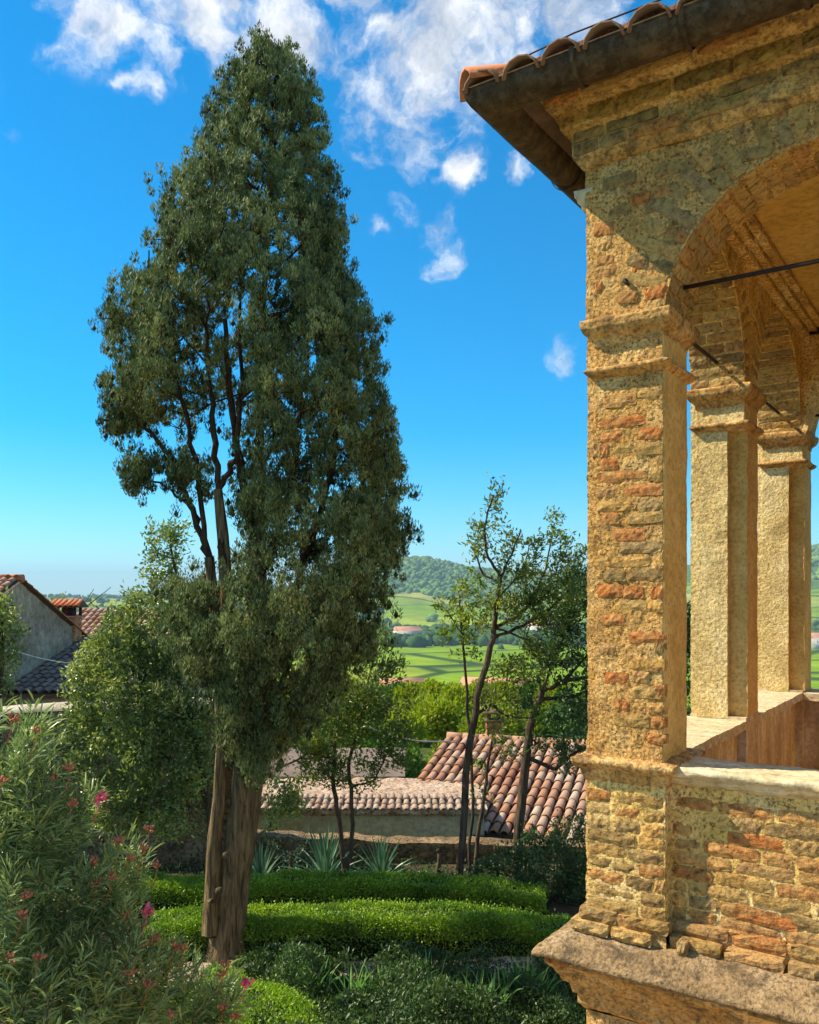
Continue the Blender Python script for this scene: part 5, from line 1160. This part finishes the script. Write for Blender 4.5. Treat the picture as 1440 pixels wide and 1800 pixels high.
# second house further back
hC = thing('far_house', 'house with sunlit pinkish tiled roof just behind the chimney', 'house', (-8.5, 28, -2))
w = MB(); w.rbox((-12, 27.2, -3), (-6.5, 31, 2.55), .5, .004, 5, .01, 3); own(w.build('wall', M['cream'], None, True), hC)
q = MB(); q.add([(-12.2, 26.9, 2.6), (-6.2, 26.9, 2.6), (-6.2, 29.8, 3.72), (-12.2, 29.8, 3.52), (-6.2, 32.5, 2.6), (-12.2, 32.5, 2.6)], [(0, 1, 2, 3), (3, 2, 4, 5)]); rC = own(q.build('roof', M['channel'], None), hC)
place_tiles(rC, tmo, (-11.3, 26.85, 2.6), (1, 0), (0, 1), math.atan(.37), 24, 9, .205, .34, jit=.012)
# cream outbuilding behind the low wall
hD = thing('outbuilding', 'low cream outbuilding with worn flat pinkish tiles behind the low garden wall', 'building', (-.6, 15.4, -2))
w = MB(); w.rbox((-3.1, 15.1, -2.5), (1.3, 17.5, .36), .08, .004, 12, .008, 3); own(w.build('wall', M['cream'], None, True), hD)
q = MB()
q.rbox((-3.2, 14.98, .36), (1.30, 15.3, .43), .04, .006, 25, .012, 4); own(q.build('brick_eaves', m_stone('pink_eaves_brick', (.34, .20, .12), (.42, .28, .18), (.50, .38, .28), grain=18), None, True), hD)
q = MB(); q.rbox((-3.25, 14.90, .43), (1.35, 17.4, .50), .05, .010, 12, .03, 4); rD = own(q.build('roof', m_stone('worn_pink_roof', (.42, .28, .20), (.52, .38, .28), (.60, .48, .38), bump=1, bd=.03, grain=16), None, True), hD)
tms = tile_mesh(.34, .058, .048, .02, M['palletile'], 5)
place_tiles(rD, tms, (-3.24, 14.86, .475), (1, 0), (0, 1), R(3), 35, 3, .13, .30, jit=.016)
# pale building further down, seen between the stems
hE = thing('pale_house', 'pale grey-roofed house glimpsed between the cypress and the twin stems', 'house', (-1.8, 20, -4))
w = MB(); w.rbox((-3.2, 19.5, -5), (-.3, 22, .15), .5, .004, 5, .01, 3); own(w.build('wall', M['white'], None, True), hE)
q = MB(); q.add([(-3.4, 19.2, .16), (-.1, 19.2, .16), (-.1, 20.9, .50), (-3.4, 20.9, .50), (-.1, 22.3, .16), (-3.4, 22.3, .16)], [(0, 1, 2, 3), (3, 2, 4, 5)]); own(q.build('roof', m_plain('pale_roof', (.20, .15, .12), .9, 0, .25, 2), None), hE)
# right-hand roof
hF = thing('tiled_house', 'house whose large clay tiled roof slopes towards the garden beside the corner pier', 'house', (-.396, 15.84, 0), R(-20.2))
L_ = 5.4; m_ = .28; S_ = 3.6
w = MB(); w.rbox((.15, .25, -2.5), (L_ - .1, 6.5, -.08), .2, .004, 10, .01, 3); w.rbox((.15, .25, -.08), (.35, S_, -.0), .2, .004, 10, .01, 3); w.build('wall', M['cream'], hF, True)
q = MB(); q.add([(0, 0, 0), (L_, 0, 0), (L_, S_, S_ * m_), (0, S_, S_ * m_), (L_, 2 * S_, 0), (0, 2 * S_, 0)], [(0, 1, 2, 3), (3, 2, 4, 5)]); q.add([(0, 0, -.06), (L_, 0, -.06), (L_, 0, 0), (0, 0, 0)], [(0, 1, 2, 3)]); q.add([(0, 0, -.06), (0, 0, 0), (0, S_, S_ * m_), (0, S_, S_ * m_ - .06)], [(0, 1, 2, 3)])
rF = q.build('roof', M['channel'], hF)
tmF = tile_mesh(.42, .088, .068, .014, M['tile'], 7)
place_tiles(rF, tmF, (-.02, -.06, .01), (1, 0), (0, 1), math.atan(m_), 27, 11, .193, .338, jit=.010)
q = MB()
for k in range(15): q.tube([(.0 + k * .37, S_, S_ * m_ + .04), (.40 + k * .37, S_, S_ * m_ + .05)], [.10, .085], 8)
q.build('ridge_tiles', M['tile'], hF, True)
q = MB(); a = np.linspace(0, np.pi, 9); P = np.zeros((2, 9, 3))
for i, xx in enumerate((-.12, 2.2)): P[i, :, 0] = xx; P[i, :, 1] = -.12 + .055 * np.cos(a); P[i, :, 2] = -.0 - .055 * np.sin(a)
q.grid(P); P2 = P.copy(); P2[..., 2] += .004; q.grid(P2, True); q.tube([(-.12, -.175, .0), (2.2, -.175, .0)], .008, 6); q.build('gutter', M['darkpipe'], hF, True)
chF = thing('chimney', 'small red brick chimney rising behind the tiled roof ridge through the leaves', 'chimney', tuple(at(868, 1300, 19.6)))
q = MB(); q.rbox((-.17, -.17, -.5), (.17, .17, .42), .03, .004, 30, .006, 3); q.build('stack', m_stone('red_chimney_brick', (.42, .15, .08), (.50, .20, .11), (.56, .28, .18), bump=.6, grain=25), chF, True)
q = MB(); q.box((-.22, -.22, .42), (.22, .22, .47)); q.box((-.15, -.15, .47), (-.08, .15, .60)); q.box((.08, -.15, .47), (.15, .15, .60)); q.box((-.24, -.22, .60), (.24, .22, .65)); q.build('cap', M['channel'], chF)

# cables
t = MB(); a_, b_ = at(20, 1142, 17), at(160, 1167, 17.5); pts = [a_ * (1 - s) + b_ * s + np.array([0, 0, -.25 * 4 * s * (1 - s) * .3]) for s in np.linspace(0, 1, 12)]; ext = b_ + (b_ - a_) * 1.2; pts.append(ext)
t.tube(pts, .010, 5); t.build('overhead_cable', m_plain('pale_cable', (.5, .5, .52), .6), None, label='pale cable strung across the shaded grey gable', cat='cable')
t = MB(); a_, b_ = at(640, 1275, 15.5), at(800, 1302, 16.5); t.tube([a_ * (1 - s) + b_ * s + np.array([0, 0, -.12 * math.sin(s * PI)]) for s in np.linspace(0, 1, 10)], .012, 5); t.build('overhead_cable', m_plain('grey_cable', (.45, .46, .42), .7), None, label='thin cable running to the rake of the clay tiled roof', cat='cable')

# ================================================================== VALLEY
def leafy(name, label, group, x, y, h, r, mat, n, ls, squash=1.0, narrow=1.0):
    z = float(height(np.array([x]), np.array([y]))[0]); root = thing(name, label, 'tree', (x, y, z), 0, group)
    w = MB(); w.tube([(0, 0, -.5), (0.1, 0, h * .35), (0, .1, h * .75)], [r * .09, r * .07, r * .03], 7); 
    K = 26; c = rng.normal(size=(K, 3)); c /= np.linalg.norm(c, axis=1)[:, None]; c = c * rng.uniform(.35, .95, (K, 1)) * np.array([r * .72 * narrow, r * .72 * narrow, h * .36]) + np.array([0, 0, h * .62])
    for q in c[:10]: w.tube([(0, 0, h * .3), tuple(q * [.5, .5, 1] - [0, 0, h * .1]), tuple(q)], [r * .03, r * .02, r * .008], 5)
    w.build('trunk', M['darkbark'], root, True)
    m = n // K; v = rng.normal(size=(K, m, 3)); v /= np.linalg.norm(v, axis=-1)[..., None]; P = (c[:, None] + v * (rng.random((K, m, 1)) ** .4) * (r * .36) * np.array([narrow, narrow, 1.15])).reshape(-1, 3)
    lf = MB(); leaves_mesh(lf, P, v.reshape(-1, 3) + rng.normal(0, .5, (K * m, 3)) + [0, 0, .5], rng.uniform(.6, 1.2, K * m) * ls, rng.uniform(.35, .6, K * m) * ls, .2, .1)
    tone = np.repeat(np.clip(rng.normal(.5, .28, K), 0, 1), m * 4); lf.a[-1] = lf.a[-1] * .5 + tone * .5
    lf.build('crown', M[mat], root); return root
k = 0
kinds = ['bright green bushy tree', 'yellow-green feathery tree', 'mid-green rounded tree', 'deep green low tree']
vt = [(700, 1300, 34, 3.6, 1), (735, 1290, 40, 3.8, 1), (775, 1275, 38, 3.4, 0), (720, 1255, 56, 4.6, 1), (765, 1250, 60, 4.6, 1), (805, 1262, 50, 4.4, 0), (700, 1235, 75, 5.0, 2), (745, 1222, 80, 5.0, 1), (790, 1232, 85, 5.4, 0), (840, 1240, 70, 5.0, 1), (885, 1255, 60, 4.6, 0),
      (930, 1250, 70, 5.0, 2), (975, 1262, 60, 5.0, 0), (665, 1240, 60, 4.6, 2), (620, 1260, 55, 4.8, 2), (860, 1300, 34, 3.2, 0), (910, 1310, 36, 3.2, 1), (960, 1310, 36, 3.4, 2), (1010, 1290, 45, 4.4, 2), (820, 1330, 27, 2.4, 0), (680, 1335, 26, 2.6, 2), (640, 1310, 32, 3.2, 3), (560, 1290, 40, 4.2, 3), (1440, 1240, 60, 5.0, 0), (1405, 1260, 60, 4.5, 2)]
spots = ['just above the cream outbuilding', 'low between the cypress and the tiled roof', 'touching the rake of the tiled roof', 'beside the right edge of the cypress', 'in the middle of the gap', 'between the gap and the sapling', 'highest beside the cypress edge', 'meeting the vineyard in the gap',
 'meeting the vineyard by the sapling', 'crossed by the leaning tree stem', 'between the leaning and dark trees, by the pale house', 'behind the dark tree stem', 'right of the dark tree stem', 'behind the small tree, next to the cypress', 'behind the lower cypress crown', 'behind the small red chimney',
 'right of the small red chimney', 'beyond the tiled roof ridge left of the dark stem', 'beyond the tiled roof ridge next to the corner pier', 'over the tiled roof left of the chimney', 'behind the pale grey-roofed house', 'behind the twin-stemmed crown', 'low behind the cypress branches', 'seen through the loggia by the farthest pier', 'behind the farthest pier']
for vi, (px, py, D, h, kd) in enumerate(vt):
    x, y = gp_(px, D); g = float(height(np.array([x]), np.array([y]))[0]); ztop = EYE + (HY - py) / F * D; hh = max(2.0, (ztop - g) / 1.2); h = min(h, hh * 1.1)
    leafy('valley_tree', kinds[kd] + ' ' + spots[vi], 'trees on the slope beyond the garden', x, y, hh, h * .62, 'valleyleaf' if kd < 2 else 'valleydark', 3800, .30 * (D / 60) ** .6, narrow=1.0)
def tiny_house(label, px, py, D, w_, h_, col='white', rot=.3):
    x, y = gp_(px, D); z = EYE + (HY - py) / F * D; root = thing('distant_house', label, 'house', (x, y, z - h_), rot)
    q = MB(); q.box((-w_ / 2, -w_ * .35, -8), (w_ / 2, w_ * .35, h_)); q.build('wall', M[col], root)
    q = MB(); e_ = .4; q.add([(-w_ / 2 - e_, -w_ * .35 - e_, h_ - .1), (w_ / 2 + e_, -w_ * .35 - e_, h_ - .1), (w_ / 2 + e_, 0, h_ + w_ * .16), (-w_ / 2 - e_, 0, h_ + w_ * .16), (w_ / 2 + e_, w_ * .35 + e_, h_ - .1), (-w_ / 2 - e_, w_ * .35 + e_, h_ - .1)], [(0, 1, 2, 3), (3, 2, 4, 5), (0, 3, 5), (1, 4, 2)]); q.build('roof', m_plain('distant_roof', (.50, .24, .14), .9, 0, .2, .4), root)
    for i in (-1, 0, 1): q = MB(); q.box((i * w_ * .28 - .45, -w_ * .35 - .05, h_ * .45), (i * w_ * .28 + .45, -w_ * .35 - .01, h_ * .45 + 1.3)); q.build('window', M['iron'], root)
tiny_house('small orange-roofed house at the left end of the vineyard', 706, 1203, 150, 7, 3.5)
tiny_house('long pale house with orange roof among trees just above the chimney in the leaves', 880, 1212, 130, 11, 4.2, rot=-.3)
tiny_house('tiny pale farmhouse at the foot of the wooded hill', 716, 1108, 900, 26, 9)
tiny_house('tiny orange-roofed farmhouse by the far treeline, right of the leaning tree', 955, 1098, 950, 30, 8)
tiny_house('tiny pale house on the right-hand valley floor seen past the last pier', 1436, 1120, 800, 26, 8)
# woods: lumpy tree crowns as one mass
def blob_mass(name, P, r, mat, fine=False):
    ic = []; t_ = (1 + 5 ** .5) / 2; V0 = np.array([(-1, t_, 0), (1, t_, 0), (-1, -t_, 0), (1, -t_, 0), (0, -1, t_), (0, 1, t_), (0, -1, -t_), (0, 1, -t_), (t_, 0, -1), (t_, 0, 1), (-t_, 0, -1), (-t_, 0, 1)]) / math.sqrt(1 + t_ * t_)
    F0 = np.array([(0,11,5),(0,5,1),(0,1,7),(0,7,10),(0,10,11),(1,5,9),(5,11,4),(11,10,2),(10,7,6),(7,1,8),(3,9,4),(3,4,2),(3,2,6),(3,6,8),(3,8,9),(4,9,5),(2,4,11),(6,2,10),(8,6,7),(9,8,1)])
    V = list(map(tuple, V0)); cache = {}; F1 = []
    def mid(a, b):
        k_ = (min(a, b), max(a, b))
        if k_ not in cache: m = (np.array(V[a]) + np.array(V[b])); m /= np.linalg.norm(m); V.append(tuple(m)); cache[k_] = len(V) - 1
        return cache[k_]
    for a, b, c in F0: ab, bc, ca_ = mid(a, b), mid(b, c), mid(c, a); F1 += [(a, ab, ca_), (b, bc, ab), (c, ca_, bc), (ab, bc, ca_)]
    V1 = np.array(V) if fine else V0; n = len(P); F1 = np.array(F1) if fine else F0
    W = V1[None] * r[:, None, None] * (1 + rng.normal(0, .20, (n, len(V1), 1))) * np.array([1, 1, 1.05]) + P[:, None]
    f = (F1[None] + (np.arange(n) * len(V1))[:, None, None]).reshape(-1, 3)
    MB().add(W.reshape(-1, 3), f, np.repeat(rng.random(n), len(V1))).build(name, mat, None, False, kind='stuff')
wood = m_leaf('far_wood', (.05, .11, .03), (.11, .20, .05), (.20, .30, .07), 0.0, 1, 0, .02)
wood2 = m_leaf('valley_wood', (.022, .060, .02), (.05, .105, .03), (.11, .18, .04), 0.0, 1, 0, .02)
N_ = 5200; px = np.concatenate([rng.uniform(640, 1050, 4200), rng.uniform(1410, 1480, 600), rng.uniform(150, 640, 400)]); D = rng.uniform(1230, 2560, N_); x = (px - CX) / F * D; y = D; r_ = rng.uniform(4, 8.5, N_); z = height(x, y)
patch = fbm(np.stack([x / 150, y / 190, x * 0], -1), 21, 3) + np.clip((z + 5) / 110, -.35, .5); keep = patch > .10
blob_mass('hill_wood', np.stack([x, y, z + r_ * .25], -1)[keep], r_[keep], wood)
N_ = 1500; px = np.concatenate([rng.uniform(630, 1060, 1200), rng.uniform(1400, 1500, 300)]); D = np.where(rng.random(N_) < .6, rng.normal(900, 35, N_), rng.uniform(960, 1180, N_)); x = (px - CX) / F * D; r_ = rng.uniform(4, 8, N_); z = height(x, D)
blob_mass('valley_wood', np.stack([x, D, z + r_ * .5], -1), r_, wood2)
N_ = 900; px = rng.uniform(-80, 700, N_); D = rng.uniform(900, 5000, N_); x = (px - CX) / F * D; r_ = rng.uniform(5, 10, N_); z = height(x, D)
blob_mass('plain_wood', np.stack([x, D, z + r_ * .3], -1), r_, wood2)
# bare bush behind the chimney
make_tree('bare_bush', 'wispy pale green bush with bare twigs behind the chimney', 'shrub', [[(100, 1200, 6), (110, 1120, 5), (118, 1070, 3)], [(118, 1090, 3), (160, 1060, 2), (195, 1032, 1)], [(112, 1100, 3), (80, 1070, 2), (70, 1045, 1)], [(118, 1080, 2), (150, 1060, 1), (165, 1035, 1)]], [(85, 1065, 22, .7), (165, 1066, 20, .5), (110, 1050, 14, .5), (68, 1085, 20, .8)], 33, 'olive', 12, (.17, .06), 20, .3, tipr=.012)

# ================================================================== HAZE
hzb = MB(); hzb.box((-9800, -9800, -50), (9800, 9800, 260))
m, nt, N, L, bs = new_mat('haze'); N.remove(bs); vol = N.new('ShaderNodeVolumePrincipled'); vol.inputs['Color'].default_value = (.55, .78, 1, 1); vol.inputs['Density'].default_value = .00015
vol.inputs['Anisotropy'].default_value = .0; L.new(vol.outputs[0], N['Material Output'].inputs['Volume'])
USE_HAZE = True
if USE_HAZE: hzb.build('haze', m, None, kind='stuff')
